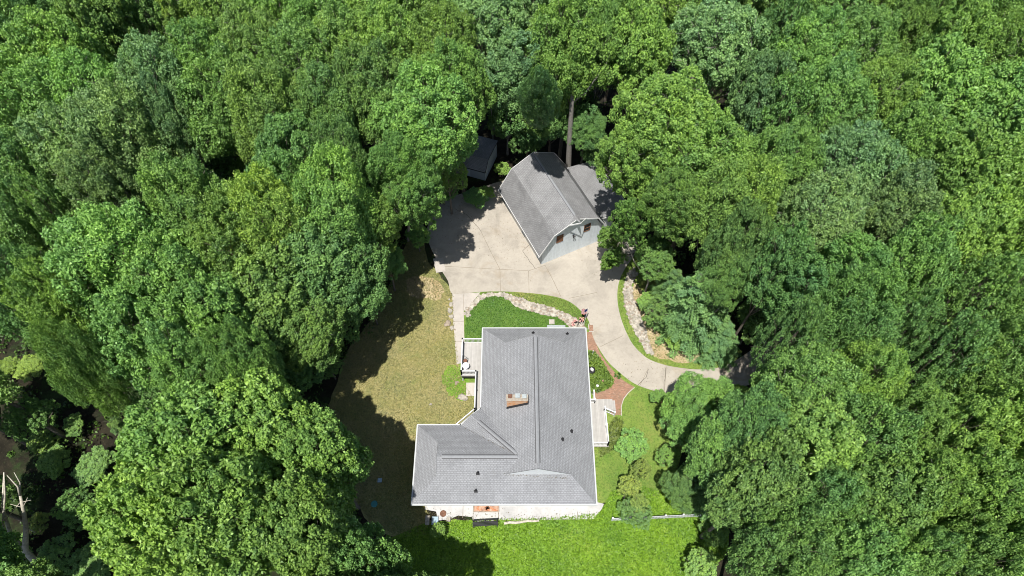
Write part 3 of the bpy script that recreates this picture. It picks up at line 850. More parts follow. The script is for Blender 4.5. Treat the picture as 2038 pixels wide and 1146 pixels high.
# utility hatch, timber
e = place('utility_hatch', 1098, 641, 0, 'square pale hatch lid in the green garden', 'hatch')
m = MB(); m.box(-.3, .3, -.3, .3, 0, .1); m.box(-.24, .24, -.24, .24, .1, .14); m.build('lid', M_walk, e)
e = place('window_well', 1107, 653, 0, 'pale window well cover against the north wall', 'well cover')
m = MB(); m.box(-1.0, 1.0, -.5, .3, 0, .18); m.build('cover', M_metal, e)
# urn and stone ball in flower bed
e = place('urn_planter', 1177, 739, 0, 'dark round planter filled with white stones in the flower bed', 'planter')
m = MB(); m.lathe([(.22, 0), (.36, .18), (.40, .38), (.34, .42), (.33, .36), (0, .34)], 20); m.build('pot', M_black, e)
m = MB(); m.rock((.02, .05, .34), .27, .26, 4); m.build('stone', M_white, e)
for i, (px, py, r, lb) in enumerate(((1189, 769, .2, 'white round stone near the porch in the flower bed'), (1180, 714, .12, 'small white stone below the white stake'), (1200, 758, .14, 'small pinkish stone in the yellow green flowers'))):
    m = MB(); m.rock((0, 0, 0), r, r * 1.1, i + 20); o = m.build('garden_stone', M_white if i < 2 else M_pink, origin=None, smooth=True); o.location = (*at(px, py), .02); tag(o, lb, 'stone')
m = MB(); m.tube([(0, 0, 0), (.03, .1, .75)], .03, 7); m.lathe([(.0, -.05), (.06, 0), (0, .06)], 8, (.03, .1, .78)); o = m.build('garden_stake', M_white); o.location = (*at(1179, 706), 0); tag(o, 'thin white stake in the flower bed', 'stake')
# fire ring with bricks
e = place('fire_ring', 1324, 801, 0, 'small ring of orange bricks round white stones beside the east lawn', 'fire ring')
m = MB()
for k in range(11):
    a = 2 * PI * k / 11; M = Matrix.Translation((math.cos(a) * .42, math.sin(a) * .42, 0)) @ Matrix.Rotation(a, 4, 'Z'); m.box(-.07, .07, -.11, .11, 0, .14, 0, M)
m.build('bricks', M_terra, e)
m = MB(); m.rock((0, 0, 0), .26, .2, 3); m.rock((.1, -.2, 0), .14, .2, 5); m.build('stones', M_white, e)
# south patio things
e = place('drain_cover', 882, 1022, .06, 'round rusty cover lying on the pale patio', 'cover')
m = MB(); m.lathe([(.0, .05), (.24, .05), (.25, .08), (.30, .08), (.31, .0)], 26); m.build('lid', M_rust, e)
x, y = at(968, 1012, .1)
e = empty('brick_planter', (x, y, .06)); tag(e, 'long planter of orange clay at the foot of the south wall', 'planter')
m = MB(); m.box(-1.22, 1.22, -.33, -.27, 0, .14); m.box(-1.22, -1.16, -.27, .6, 0, .14); m.box(1.16, 1.22, -.27, .6, 0, .14); m.build('frame', M_stone_d, e)
m = MB(); m.box(-1.16, 1.16, -.27, .6, 0, .07); m.build('soil', simple('orange_grit', (.44, .27, .19), .55, 3.5, .95, .1, 0, .5), e)
m = MB(); rn = random.Random(9)
for k in range(26):
    m.rock((rn.uniform(-1.05, 1.05), rn.uniform(-.2, .3), .07), rn.uniform(.05, .13), .06, k + 40)
tag(m.build('pebbles', M_terra, e), kind='stuff')
m = MB(); m.lathe([(.14, .07), (.20, .15), (.22, .15), (.15, .07)], 18, (.1, .0, 0)); m.build('pot_rim', M_rust, e)
x, y = at(966, 1043, .2)
e = empty('garden_bench', (x, y, 0), R(3)); tag(e, 'long black slatted bench standing where patio meets lawn', 'bench')
m = MB()
for k in range(4): m.box(-1.2, 1.2, -.20 + k * .11, -.13 + k * .11, .40, .44)
m.build('seat', M_black, e)
m = MB()
for k in range(3): m.box(-1.2, 1.2, .27, .30, .52 + k * .13, .60 + k * .13)
m.build('backrest', M_black, e)
for sx in (-1.1, 0, 1.1):
    for sy, hh in ((-.22, .4), (.24, .85)):
        m = MB(); m.box(sx - .04, sx + .04, sy - .04, sy + .02, 0, hh); m.build('leg', M_black, e)
m = MB()
a = Vector((*at(1003, 1042), .0)); b = Vector((*at(1073, 1036), .0)); pts = [Vector((0, 0, .12)).lerp(b - a + Vector((0, 0, .12)), i / 6) + Vector((0, .05 * math.sin(i * 2), 0)) for i in range(7)]
m.tube(pts, [.13, .12, .13, .11, .12, .10, .09], 8); o = m.build('edging_log', M_dead); o.location = a; tag(o, 'long weathered log edging the lawn to the right of the black bench', 'log')
for i, (px, py, sx, sy, mt, lb) in enumerate(((851, 1036, .24, .42, M_stone, 'upright pale block left of the dark slab beside the patio'), (866, 1037, .38, .36, M_blue, 'square grey slab in tree shade beside the patio'),
      (893, 1034, .22, .2, M_stone, 'small tan block at the patio corner'))):
    m = MB(); m.rock((0, 0, 0), sx, .25, i + 60); m.box(-sx * .8, sx * .8, -sy, sy, 0, .26); o = m.build('stone_block', mt); o.location = (*at(px, py), 0); tag(o, lb, 'block')
m = MB(); m.lathe([(0, .10), (.30, .10), (.33, .07), (.33, 0)], 8); m.box(-.05, .05, -.2, .2, .10, .12); o = m.build('tank_lid', M_teal); o.location = (*at(745, 1003), .004); tag(o, 'round teal lid on the shaded west lawn', 'lid')
m = MB(); m.box(-.2, .2, -.2, .2, 0, .1); m.lathe([(.06, .1), (.06, .22), (0, .22)], 10); o = m.build('junction_box', M_blue); o.location = (*at(756, 956), .004); tag(o, 'small blue grey box on the shaded west lawn', 'box')
# boulders beside the walkway and lawn
for i, (px, py, r, mt, lb) in enumerate(((897, 606, .30, M_stone, 'pale rock at the top of the walkway edge'), (895, 619, .34, M_stone, 'pale rock second down the walkway edge'), (899, 630, .30, M_stone, 'broad pale rock halfway down the walkway edge'),
      (892, 643, .42, M_stone_d, 'large brown boulder at the lawn side of the walkway'), (899, 652, .28, M_stone, 'pale rock lowest on the walkway edge'), (921, 791, .52, M_stone, 'large pale boulder on the lawn below the deck'),
      (908, 762, .26, M_stone_d, 'round brown rock in the green grass by the deck'), (894, 596, .16, M_stone, 'little rock at the driveway corner'), (905, 656, .15, M_stone_d, 'little tan rock touching the walkway'),
      (858, 804, .16, M_stone, 'lone pale stone out on the dry lawn'), (1297, 702, .26, M_stone, 'end stone of the pale run beside the drive'), (1141, 655, .2, M_stone, 'pale stone by the north eave corner'),
      (931, 628, .3, M_stone, 'cream rock where the stone curve meets the walkway'))):
    m = MB(); m.rock((0, 0, -.02), r, r * .7, i + 80); m.rock((r * .5, r * .5, -.02), r * .6, r * .5, i + 81)
    o = m.build('boulder', mt); o.location = (*at(px, py), 0); o.rotation_euler.z = i; tag(o, lb, 'rock')
m = MB(); m.lathe([(.22, 0), (.20, .22), (.24, .26), (0, .30)], 16); o = m.build('bird_bath', M_terra); o.location = (*at(1228, 447), .03); tag(o, 'round terracotta basin beside the barn lean-to', 'basin')

# ------------------------------------------------------------------ trees
def leaf_mesh(name, C, Nn, L, Wd, tone, spray, rs, up=.5, droop=0.0):
    """C centres, Nn outward directions (n,3), leaf length and width arrays"""
    n = len(C)
    nr = Nn * .5 + np.array([0, -.1, up + .15]) + rs.normal(0, .85, (n, 3))
    nr /= np.linalg.norm(nr, axis=1, keepdims=True)
    a = rs.normal(0, 1, (n, 3)) + Nn * .8; a[:, 2] -= droop
    a -= nr * np.sum(a * nr, axis=1, keepdims=True); a /= np.linalg.norm(a, axis=1, keepdims=True)
    b = np.cross(nr, a)
    L = L[:, None]; Wd = Wd[:, None]
    v = np.empty((n, 4, 3))
    v[:, 0] = C - a * L * .5; v[:, 1] = C - b * Wd * .5 + a * L * .08 + nr * Wd * .18
    v[:, 2] = C + a * L * .5 - nr * L * .12; v[:, 3] = C + b * Wd * .5 + a * L * .08 + nr * Wd * .18
    me = bpy.data.meshes.new(name)
    me.vertices.add(n * 4); me.loops.add(n * 4); me.polygons.add(n)
    me.vertices.foreach_set('co', v.reshape(-1))
    me.loops.foreach_set('vertex_index', np.arange(n * 4, dtype=np.int32))
    me.polygons.foreach_set('loop_start', np.arange(0, n * 4, 4, dtype=np.int32))
    me.polygons.foreach_set('loop_total', np.full(n, 4, dtype=np.int32))
    me.update(calc_edges=True)
    for nm, dat in (('tone', tone), ('spray', spray)):
        at_ = me.attributes.new(nm, 'FLOAT', 'FACE'); at_.data.foreach_set('value', dat.astype(np.float32))
    me.materials.append(M_leaf)
    return me

def sphere_dirs(rs, n):
    d = rs.normal(0, 1, (n, 3)); return d / np.linalg.norm(d, axis=1, keepdims=True)

TR, TH, TC, TV = 5.5, 18.0, 12.6, 5.4      # template crown radius, height, centre height, half height
def broadleaf(seed, nleaf=34000, nlobe=15, lsize=.27, clump=.80, open_=0.0, up=.5, lobe_r=.40, droop=.2):
    rs = np.random.RandomState(seed)
    lobes = []
    tries = 0
    while len(lobes) < nlobe and tries < 4000:
        tries += 1
        d = sphere_dirs(rs, 1)[0]
        if d[2] < -.35: continue
        rr = rs.uniform(.50, .74)
        c = np.array([d[0] * TR * rr, d[1] * TR * rr, TC + d[2] * TV * rr])
        r = TR * lobe_r * rs.uniform(.62, 1.12)
        if all(np.linalg.norm(c - q[0]) > (r + q[1]) * .52 for q in lobes): lobes.append((c, r))
    lobes.append((np.array([0, 0, TC + TV * .42]), TR * .40))
    cl = []
    for c, r in lobes:
        lt = rs.uniform(0, 1)
        n = int(17 * (r / (TR * .36)) ** 2 * (.9 / clump) ** 1.2)
        got = 0; t = 0
        while got < n and t < 300:
            t += 1
            d = sphere_dirs(rs, 1)[0]
            if d[2] < -.55: continue
            rad = clump * rs.uniform(.45, 1.3)
            p = c + d * r * rs.uniform(.82, 1.12)
            if any(np.linalg.norm(p - q[0]) < q[1] * .72 for q in lobes if q[0] is not c): continue
            if any((p[0] - q[0][0]) ** 2 + (p[1] - q[0][1]) ** 2 + (p[2] - q[0][2]) ** 2 < (.66 * (rad + q[1])) ** 2 for q in cl): continue
            if rs.uniform() < open_: got += 1; continue
            cl.append((p, rad, d, lt)); got += 1
    W = np.array([q[1] ** 2 for q in cl]); idx = rs.choice(len(cl), nleaf, p=W / W.sum())
    P0 = np.array([q[0] for q in cl])[idx]; Rd = np.array([q[1] for q in cl])[idx]; D0 = np.array([q[2] for q in cl])[idx]
    d = sphere_dirs(rs, nleaf) + D0 * .55 + np.array([0, 0, .25])
    d /= np.linalg.norm(d, axis=1, keepdims=True)
    wob = 1 + .25 * np.sin(7 * d[:, 0] + idx) * np.sin(6 * d[:, 1] + idx * 1.7) + .18 * np.sin(11 * d[:, 2] + idx * .7)
    C = P0 + d * (Rd * wob * rs.uniform(.55, 1.05, nleaf) ** .5)[:, None]
    C[:, 2] -= (1 - d[:, 2]) * .10 * Rd
    # thin inner fill so that the crown is not hollow
    nf = nleaf // 12
    ff = sphere_dirs(rs, nf) * (rs.uniform(.3, .8, nf) ** .6)[:, None]
    Cf = ff * np.array([TR * .8, TR * .8, TV * .8]) + np.array([0, 0, TC])
    C = np.vstack([C, Cf]); d = np.vstack([d, sphere_dirs(rs, nf)])
    n = len(C)
    spv = .5 * rs.uniform(0, 1, len(cl)) + .5 * np.array([q[3] for q in cl]); sp = np.concatenate([spv[idx], rs.uniform(.0, .4, nf)])
    return leaf_mesh('crown', C, d, lsize * rs.uniform(.7, 1.3, n), lsize * .58 * rs.uniform(.7, 1.3, n), rs.beta(2.2, 2.6, n), sp, rs, up, droop), lobes

def feathery(seed, nleaf=36000, tiers=15):
    """hemlock or larch like: flat sprays set in tiers round a stem"""
    rs = np.random.RandomState(seed); C = []; D = []; S = []; lobes = []
    for t in range(tiers):
        f = t / (tiers - 1); z = 1.2 + f * 16.4; rr = TR * (1 - f * .92) ** .7
        nb = max(5, int(13 * (1 - f * .6)))
        for k in range(nb):
            a = 2 * PI * (k + rs.uniform(-.3, .3)) / nb + t * 1.1; ln = rr * rs.uniform(.7, 1.1)
            m = int(nleaf / tiers / nb * (.5 + 1.0 * (1 - f)))
            s_ = rs.uniform(.12, 1, m) ** .7; wdt = ln * .24 * (1.15 - s_) + .12
            side = rs.normal(0, .5, m) * wdt
            side = np.round(side * 3.2) / 3.2 + rs.normal(0, .07, m)
            x = s_ * ln * math.cos(a) - side * math.sin(a); y = s_ * ln * math.sin(a) + side * math.cos(a)
            zz = z - s_ ** 2 * ln * .22 + rs.normal(0, .10, m) - np.abs(side) * .22
            C.append(np.stack([x, y, zz], 1)); D.append(np.tile([math.cos(a) * .4, math.sin(a) * .4, .8], (m, 1))); S.append(np.full(m, rs.uniform(0, 1)))
        lobes.append((np.array([0, 0, z]), 1.0))
    C = np.vstack(C); D = np.vstack(D); S = np.concatenate(S); n = len(C)
    return leaf_mesh('crown', C, D, .20 * rs.uniform(.7, 1.3, n), .085 * rs.uniform(.7, 1.3, n), rs.beta(2.2, 2.4, n), S, rs, .6, .1), lobes

def trunk_mesh(seed, lobes, r0=.30, pale=False, bare=0):
    rn = random.Random(seed); m = MB()
    bx, by = rn.uniform(-.4, .4), rn.uniform(-.4, .4)
    top = TC + TV * .45
    pts = [Vector((0, 0, -.1)), Vector((.05, .02, .5)), Vector((bx * .4, by * .4, 4)), Vector((bx, by, 8)), Vector((bx * .6, by * 1.3, 11.5)), Vector((0, 0, top))]
    m.tube(pts, [r0 * 1.5, r0 * 1.08, r0 * .9, r0 * .75, r0 * .5, r0 * .15], 9)
    for c, r in lobes:
        c = Vector(c); zb = min(max(c.z - 4.5 - rn.uniform(0, 2), 4.5), 11)
        f = (zb - 4) / 7.5; b = Vector((bx, by, zb))
        mid = b.lerp(c, .5) + Vector((rn.uniform(-.5, .5), rn.uniform(-.5, .5), -.5))
        m.tube([b, mid, c], [r0 * .38, r0 * .26, r0 * .10], 6)
        for k in range(4):
            e = c + Vector((rn.uniform(-1, 1), rn.uniform(-1, 1), rn.uniform(-.2, 1))).normalized() * r * rn.choice((.7, .9, 1.0, 1.25, 1.4))
            m.tube([mid.lerp(c, .6), c.lerp(e, .45) + Vector((rn.uniform(-.3, .3), rn.uniform(-.3, .3), .1)), e], [r0 * .13, r0 * .09, r0 * .04], 5)
    return m

PROTO = {}
def proto(key, crown_lobes, pale=False, r0=.30):
    cm, lobes = crown_lobes
    t = trunk_mesh(hash(key) % 100 if isinstance(key, int) else len(key), lobes, r0)
    me = bpy.data.meshes.new('trunk')
    me.from_pydata([tuple(q) for q in t.v], [], t.f); me.polygons.foreach_set('use_smooth', [True] * len(me.polygons))
    me.materials.append(M_bark_pale if pale else M_bark); me.update()
    PROTO[key] = (cm, me)
proto('a', broadleaf(11, 50000, 21, .26, .64, .10))
proto('b', broadleaf(12, 52000, 26, .24, .54, .08, lobe_r=.34), True)
proto('c', broadleaf(13, 50000, 15, .26, .80, lobe_r=.46))
proto('d', broadleaf(14, 50000, 26, .23, .50, .22, lobe_r=.32), True)
proto('e', broadleaf(15, 44000, 18, .30, .62, .22, droop=.9))
proto('f', broadleaf(16, 50000, 24, .24, .56, .15, lobe_r=.38))
proto('g', broadleaf(17, 52000, 26, .32, .66, .0, lobe_r=.34, up=.7))       # big glossy leaves
proto('s', broadleaf(18, 15000, 18, .32, .50, .42, lobe_r=.34, droop=.4))    # sparse
proto('h', feathery(19, 95000, 18))
proto('t', broadleaf(20, 9000, 10, .50, .75, .10, lobe_r=.38))               # young or small tree
proto('y', broadleaf(23, 8000, 13, .42, .55, .42, lobe_r=.32, droop=.4))

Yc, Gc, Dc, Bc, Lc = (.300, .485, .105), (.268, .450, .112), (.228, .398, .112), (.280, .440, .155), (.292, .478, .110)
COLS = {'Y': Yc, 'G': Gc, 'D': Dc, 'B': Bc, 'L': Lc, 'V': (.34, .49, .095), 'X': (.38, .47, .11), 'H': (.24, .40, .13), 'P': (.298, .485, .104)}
trn = random.Random(21)
ALLTREES = []
BASES = {(1035, 145): (14, (1022, 265)), (848, 252): (16, (836, 415)), (800, 345): (14, (800, 440)), (822, 400): (14, (812, 478)), (1030, 225): (9, (1012, 275)),
         (1075, 235): (9, (1086, 280)), (1265, 330): (15, (1262, 445)), (738, 452): (12, (718, 540)), (1345, 415): (15, (1330, 520)), (695, 555): (12, (665, 655)),
         (670, 645): (6, (660, 690)), (1600, 580): (15, (1575, 650)), (1700, 560): (15, (1680, 610)), (1215, 475): (4.6, (1242, 470)), (1215, 515): (3.8, (1246, 478)),
         (610, 670): (12, (585, 760)), (530, 615): (14, (525, 730)), (630, 540): (14, (622, 660)), (1132, 110): (17, None), (1232, 508): (6, (1262, 505)), (1130, 175): (14, (1129, 340)), (1258, 448): (13, (1272, 490)), (1076, 202): (19, (1082, 290)), (1392, 585): (10, (1374, 648)), (1340, 560): (6.5, (1320, 600)),
         (1330, 270): (17, (1310, 400))}
def tree(px, py, rpx, c, var, label, cz=16.0, name='broadleaf_tree', cat='tree', group='trees of the surrounding forest', hs=1.0, lean=0.0):
    z, base = cz, None
    if (px, py) in BASES: z, base = BASES[(px, py)]
    x, y = at(px, py, z)
    r = rpx * depth(py, z) / FPX
    s = r / (TR * 1.02); sz = z / TC * hs
    e = empty(name, (x, y, 0), trn.uniform(0, 2 * PI))
    if base:                                   # the trunk leans out of the wood over the clearing
        bx, by = at(*base); v = Vector((x - bx, y - by, z))
        e.location = (bx, by, 0); e.rotation_mode = 'QUATERNION'
        e.rotation_quaternion = v.to_track_quat('Z', 'Y') @ Matrix.Rotation(trn.uniform(0, 2 * PI), 4, 'Z').to_quaternion()
        sz = v.length / TC * hs
    e.scale = (s * trn.uniform(.95, 1.05), s * trn.uniform(.95, 1.05), sz)
    tag(e, label, cat, group)
    cm, tm = PROTO[var]
    co = bpy.data.objects.new('crown', cm); col.objects.link(co); co.parent = e
    b = COLS[c]; k = trn.uniform(.88, 1.14); h = trn.uniform(-.08, .08)
    co.color = (b[0] * k * (1 + h), b[1] * k, b[2] * k * (1 - h), 1)
    to = bpy.data.objects.new('trunk', tm); col.objects.link(to); to.parent = e
    ALLTREES.append((px, py, rpx, z))
    return e

TREES = [
 # top edge, left to right
 (20, 10, 85, 'G', 'a', 'mid green tree filling the top left corner of the photo'),
 (110, 15, 70, 'D', 'f', 'dark green tree at the top edge right of the corner tree'),
 (205, 60, 75, 'G', 'e', 'loose dark tree between two bright crowns near the top left'),
 (290, 10, 70, 'D', 'd', 'small dark crown at the top edge left of the feathery yellow green tree'),
 (365, 70, 75, 'V', 'h', 'feathery yellow green tree near the top left'),
 (450, 40, 80, 'Y', 'b', 'yellow green tree at the top edge beside the feathery tree', ),
 (545, 20, 75, 'L', 'a', 'light green round tree at the top edge left of centre'),
 (640, 40, 80, 'G', 'f', 'even green tree at the top edge above the dark trunk gap'),
 (735, 15, 75, 'L', 'b', 'small leaved light tree at the top edge before the centre'),
 (825, 20, 75, 'Y', 'd', 'yellowish tree at the top edge left of the blue green giant'),
 (900, -10, 50, 'D', 's', 'sparse dark tree peeping between crowns at the top centre'),
 (975, 55, 95, 'B', 'd', 'blue green giant at the top centre'),
 (1060, 20, 70, 'B', 'b', 'blue green crown at the top edge right of the centre giant'),
 (1150, 15, 70, 'B', 'f', 'dull blue green crown at the top edge above the tall bare trunk'),
 (1235, 5, 65, 'Y', 'c', 'bright tree at the top edge left of the narrow leaved tree'),
 (1325, 10, 75, 'V', 'd', 'yellow green tree on the top edge above the round blue green crown'),
 (1430, -30, 60, 'D', 'a', 'dark crown cut by the top edge behind the round blue green tree'),
 (1535, 10, 70, 'D', 'e', 'deep green tree at the top edge right of the round blue green tree'),
 (1640, 15, 75, 'G', 'f', 'green tree at the top edge above the dark hole on the right'),
 (1740, 10, 75, 'P', 'b', 'bushy green tree at the top edge with pale specks'),
 (1840, 10, 75, 'P', 'a', 'bright green tree at the top edge above the bare twigs'),
 (1935, 25, 75, 'P', 'c', 'bright green tree at the top edge near the right corner'),
 (2025, 15, 75, 'P', 'f', 'bright green tree in the top right corner'),
 # second row
 (35, 130, 75, 'D', 'd', 'dark crown on the left edge below the corner tree'),
 (125, 130, 85, 'Y', 'a', 'tall yellow green tree below the dark top left crowns'),
 (55, 255, 95, 'Y', 'c', 'bright yellow green tree on the left edge, upper quarter'),
 (180, 215, 90, 'Y', 'b', 'clumpy yellow green tree right of the bright left edge tree'),
 (325, 185, 85, 'B', 'b', 'grey green tree below the feathery yellow green one'),
 (420, 150, 85, 'Y', 'f', 'warm green tree right of the grey green one, upper left'),
 (520, 125, 90, 'G', 'b', 'dense green tree, upper left, third crown from the grey green one'),
 (615, 150, 90, 'G', 'd', 'dense green tree above the leaning bare trunk'),
 (705, 120, 85, 'L', 'f', 'dense tree left of the tall bright tree by the shed'),
 (790, 120, 75, 'L', 'a', 'light tree above the dark vertical gap left of the shed tree'),
 (880, 115, 75, 'Y', 'b', 'yellow green tree left of the blue green giant'),
 (1035, 145, 85, 'B', 'f', 'drooping blue green tree behind the barn, left of the bare trunk'),
 (1132, 110, 80, 'P', 'a', 'bright tuft topped tree carried on the tall pale trunk behind the barn'),
 (1190, 105, 60, 'G', 'b', 'green crown to the right of the tuft topped tree'),
 (1265, 120, 80, 'Y', 'e', 'narrow leaved yellowish tree above the big barn side tree'),
 (1425, 110, 105, 'B', 'd', 'large round blue green tree above the big barn side tree'),
 (1550, 95, 60, 'D', 's', 'thin dark tree in the gap right of the round blue green crown'),
 (1600, 135, 85, 'Y', 'f', 'yellowish tree standing left of the dark hole on the upper right'),
 (1700, 115, 80, 'G', 'd', 'olive green tree right of the yellowish tree, upper right'),
 (1795, 60, 60, 'G', 'a', 'green tree just above the dark hole on the upper right'),
 (1880, 110, 70, 'P', 'e', 'bright tree with pale bare twigs, upper right'),
 (1985, 120, 80, 'P', 'b', 'pale green tree on the upper right edge'),
 # third row
 (70, 370, 85, 'D', 'f', 'dark green tree at the left edge below the bright pair'),
 (170, 320, 90, 'B', 'a', 'grey green tree with rounded clumps, left'),
 (265, 290, 85, 'B', 'c', 'grey green tree left of the bare dead tree'),
 (345, 265, 60, 'B', 'f', 'small grey green crown above the bare dead tree'),
 (470, 225, 90, 'L', 'a', 'green tree above the shaded clearing, left'),
 (555, 250, 80, 'G', 'c', 'deep green tree left of the leaning bare trunk'),
 (655, 240, 75, 'D', 'f', 'dark tree right of the leaning bare trunk'),
 (740, 205, 75, 'D', 'a', 'dark tree facing the vertical gap above the lawn'),
 (590, 345, 80, 'D', 'e', 'dark tree below the leaning bare trunk'),
 (680, 330, 60, 'D', 'b', 'narrow dark tree in the shade left of the shed tree'),
 (905, 190, 75, 'Y', 'f', 'bright tree top rising just behind the shed tree'),
 (848, 252, 95, 'Y', 'a', 'tall bright green tree directly left of the shed'),
 (800, 345, 60, 'L', 'c', 'low bright branches of a tree left of the shaded yard'),
 (822, 400, 62, 'G', 'd', 'green tree overhanging the left corner of the yard'),
 (1030, 225, 65, 'D', 's', 'thin dark tree behind the shed and barn'),
 (1075, 235, 45, 'D', 'e', 'ivy dark tree behind the barn ridge'),
 (1330, 270, 110, 'Y', 'b', 'huge bright tree overhanging the barn, its upper crown'),
 (1265, 330, 85, 'Y', 'd', 'bright tree touching the barn lean-to roof'),
 (1390, 345, 100, 'Y', 'a', 'bright tree right of the barn lean-to tree'),
 (1500, 215, 60, 'B', 'e', 'blue green crown at the lower right of the round blue green tree'),
 (1560, 250, 70, 'G', 's', 'open green tree over a dark gap, right of centre'),
 (1640, 230, 80, 'G', 'f', 'green tree in the middle of the upper right woods'),
 (1735, 215, 75, 'Y', 'd', 'olive yellow tree in the middle of the upper right woods'),
 (1850, 205, 100, 'L', 'e', 'broad light green tree with long leaves, upper right'),
 (1965, 250, 95, 'L', 'g', 'broad light green tree on the right edge, upper quarter'),
 # fourth row
 (40, 480, 80, 'D', 'c', 'dark clumpy tree at the left edge, mid height'),
 (130, 450, 60, 'D', 's', 'thin dark tree in the shaded gap at the left'),
 (215, 395, 70, 'B', 'b', 'small grey green crown above the large lit tree on the left'),
 (405, 440, 80, 'G', 'c', 'green tree below the bare dead tree'),
 (480, 500, 85, 'G', 'a', 'green tree left of the yellow topped tree'),
 (545, 480, 75, 'V', 'c', 'yellow topped tree in the middle of the left woods'),
 (585, 410, 70, 'L', 'f', 'bright tree just above the yellow topped tree'),
 (665, 435, 85, 'P', 'c', 'bright tree with rounded clumps left of the yard'),
 (738, 452, 62, 'P', 'b', 'bright tree at the left corner of the yard, over the dry lawn'),
 (1450, 430, 75, 'L', 'c', 'light tree at the lower right of the big bright barn tree'),
 (1345, 415, 66, 'G', 'b', 'green tree between the barn tree and the hemlock'),
 (1545, 350, 70, 'G', 'a', 'green tree left of the large grey green tree on the right'),
 (1690, 360, 100, 'B', 'd', 'large grey green tree in the right woods'),
 (1620, 450, 85, 'B', 'b', 'grey green tree with fine clumps below the large one'),
 (1770, 440, 85, 'B', 'f', 'grey green tree with curved bare branches, right'),
 (1800, 310, 70, 'L', 'g', 'light tree between the broad tree and the large grey green one'),
 (1900, 370, 95, 'P', 'e', 'long leaved green tree right of the large grey green one'),
 (2000, 380, 80, 'P', 'g', 'green tree on the right edge, one third down'),
 # fifth row
 (60, 590, 75, 'D', 'a', 'dark tree at the left edge beside the large lit tree'),
 (250, 540, 105, 'L', 'c', 'large lit tree with dense crown, left'),
 (140, 612, 72, 'Y', 'a', 'yellow green tree hanging over the leaning trunk, left'),
 (355, 585, 95, 'L', 'a', 'broad lit tree in the middle of the left woods'),
 (300, 680, 95, 'G', 'e', 'green tree above the mossy leaning trunk'),
 (440, 650, 90, 'L', 'g', 'lit tree left of the tree shading the lawn'),
 (530, 615, 95, 'G', 'g', 'lit tree third from the lawn in the left woods'),
 (630, 540, 90, 'D', 'g', 'dense darker tree beside the yellow topped one'),
 (695, 555, 76, 'D', 'a', 'darker tree whose crown overhangs the top of the dry lawn'),
 (610, 670, 75, 'G', 'b', 'lit tree standing over the deep shade beside the lawn'),
 (670, 645, 46, 'D', 's', 'thin shaded tree at the lawn edge'),
 (390, 740, 80, 'G', 'f', 'green tree above the giant bottom left tree'),
 (495, 735, 65, 'L', 'a', 'small lit crown above the right shoulder of the giant bottom left tree'),
 (190, 750, 50, 'L', 'c', 'small lit crown above the mossy leaning trunk at the left'),
 (1455, 500, 58, 'D', 'e', 'dark tree behind the hemlock'),
 (1540, 540, 65, 'D', 's', 'thin dark tree right of the hemlock'),
 (1600, 580, 80, 'D', 'f', 'dark tree with a brown patch in the right woods'),
 (1700, 560, 80, 'G', 'a', 'green tree below the curved bare branches'),
 (1800, 545, 75, 'G', 'e', 'green tree beside the dark slanting gap, right'),
 (1880, 480, 80, 'P', 'g', 'green tree right of the curved bare branches'),
 (1990, 500, 85, 'P', 'e', 'long leaved tree at the right edge, mid height'),
 (1660, 660, 75, 'G', 'c', 'green tree above the end of the driveway'),
 (1565, 690, 55, 'D', 's', 'thin shaded tree over the end of the driveway'),
 (1930, 610, 75, 'G', 's', 'open dark tree below mid height near the right edge'),
 (2015, 640, 75, 'G', 'f', 'green tree at the right edge just below mid height'),
 (1780, 665, 60, 'D', 's', 'thin dark tree in the slanting gap, right'),
 # sixth row
 (1870, 720, 70, 'D', 's', 'thin dark tree above the bright trees of the lower right'),
 (1960, 745, 80, 'G', 'a', 'green tree at the right edge, two thirds down'),
 (1590, 790, 95, 'G', 'b', 'fine leaved green tree at the bottom side of the driveway end'),
 (1700, 780, 85, 'P', 'f', 'bright green tree below the driveway end'),
 (1480, 865, 78, 'D', 'b', 'dark fine leaved tree right of the bright roadside tree'),
 (1590, 895, 95, 'G', 'g', 'dense green tree in the middle of the lower right woods'),
 (1500, 980, 90, 'D', 'g', 'dense dark tree at the right end of the picket fence'),
 (1695, 900, 90, 'G', 'a', 'green tree with a bare twig, lower right'),
 (1785, 850, 75, 'G', 'd', 'small clumped green tree right of the bare twig tree'),
 (1880, 880, 85, 'Y', 'e', 'yellow tipped tree with long leaves, lower right'),
 (1990, 860, 85, 'P', 'g', 'green tree at the right edge, three quarters down'),
 (1610, 1010, 95, 'G', 'f', 'green tree below the dense green tree of the lower right'),
 (1720, 1020, 95, 'G', 'g', 'large leaved green tree near the bottom, right'),
 (1820, 980, 85, 'P', 'b', 'small leaved green tree below the yellow tipped one'),
 (1925, 1000, 85, 'Y', 'g', 'yellowish tree near the bottom right corner'),
 (2015, 990, 75, 'Y', 'c', 'yellowish tree on the right edge near the bottom'),
 (1550, 1100, 85, 'G', 'a', 'green tree at the bottom edge right of the south lawn'),
 (1670, 1120, 85, 'G', 'g', 'green tree at the bottom edge, fourth crown from the right corner'),
 (1780, 1120, 85, 'L', 'f', 'light tree at the bottom edge, third crown from the right corner'),
 (1890, 1120, 80, 'G', 'e', 'long leaved tree at the bottom edge, second from the right corner'),
 (2000, 1120, 80, 'Y', 'g', 'yellowish tree in the bottom right corner'),
]
for T in TREES: tree(*T)
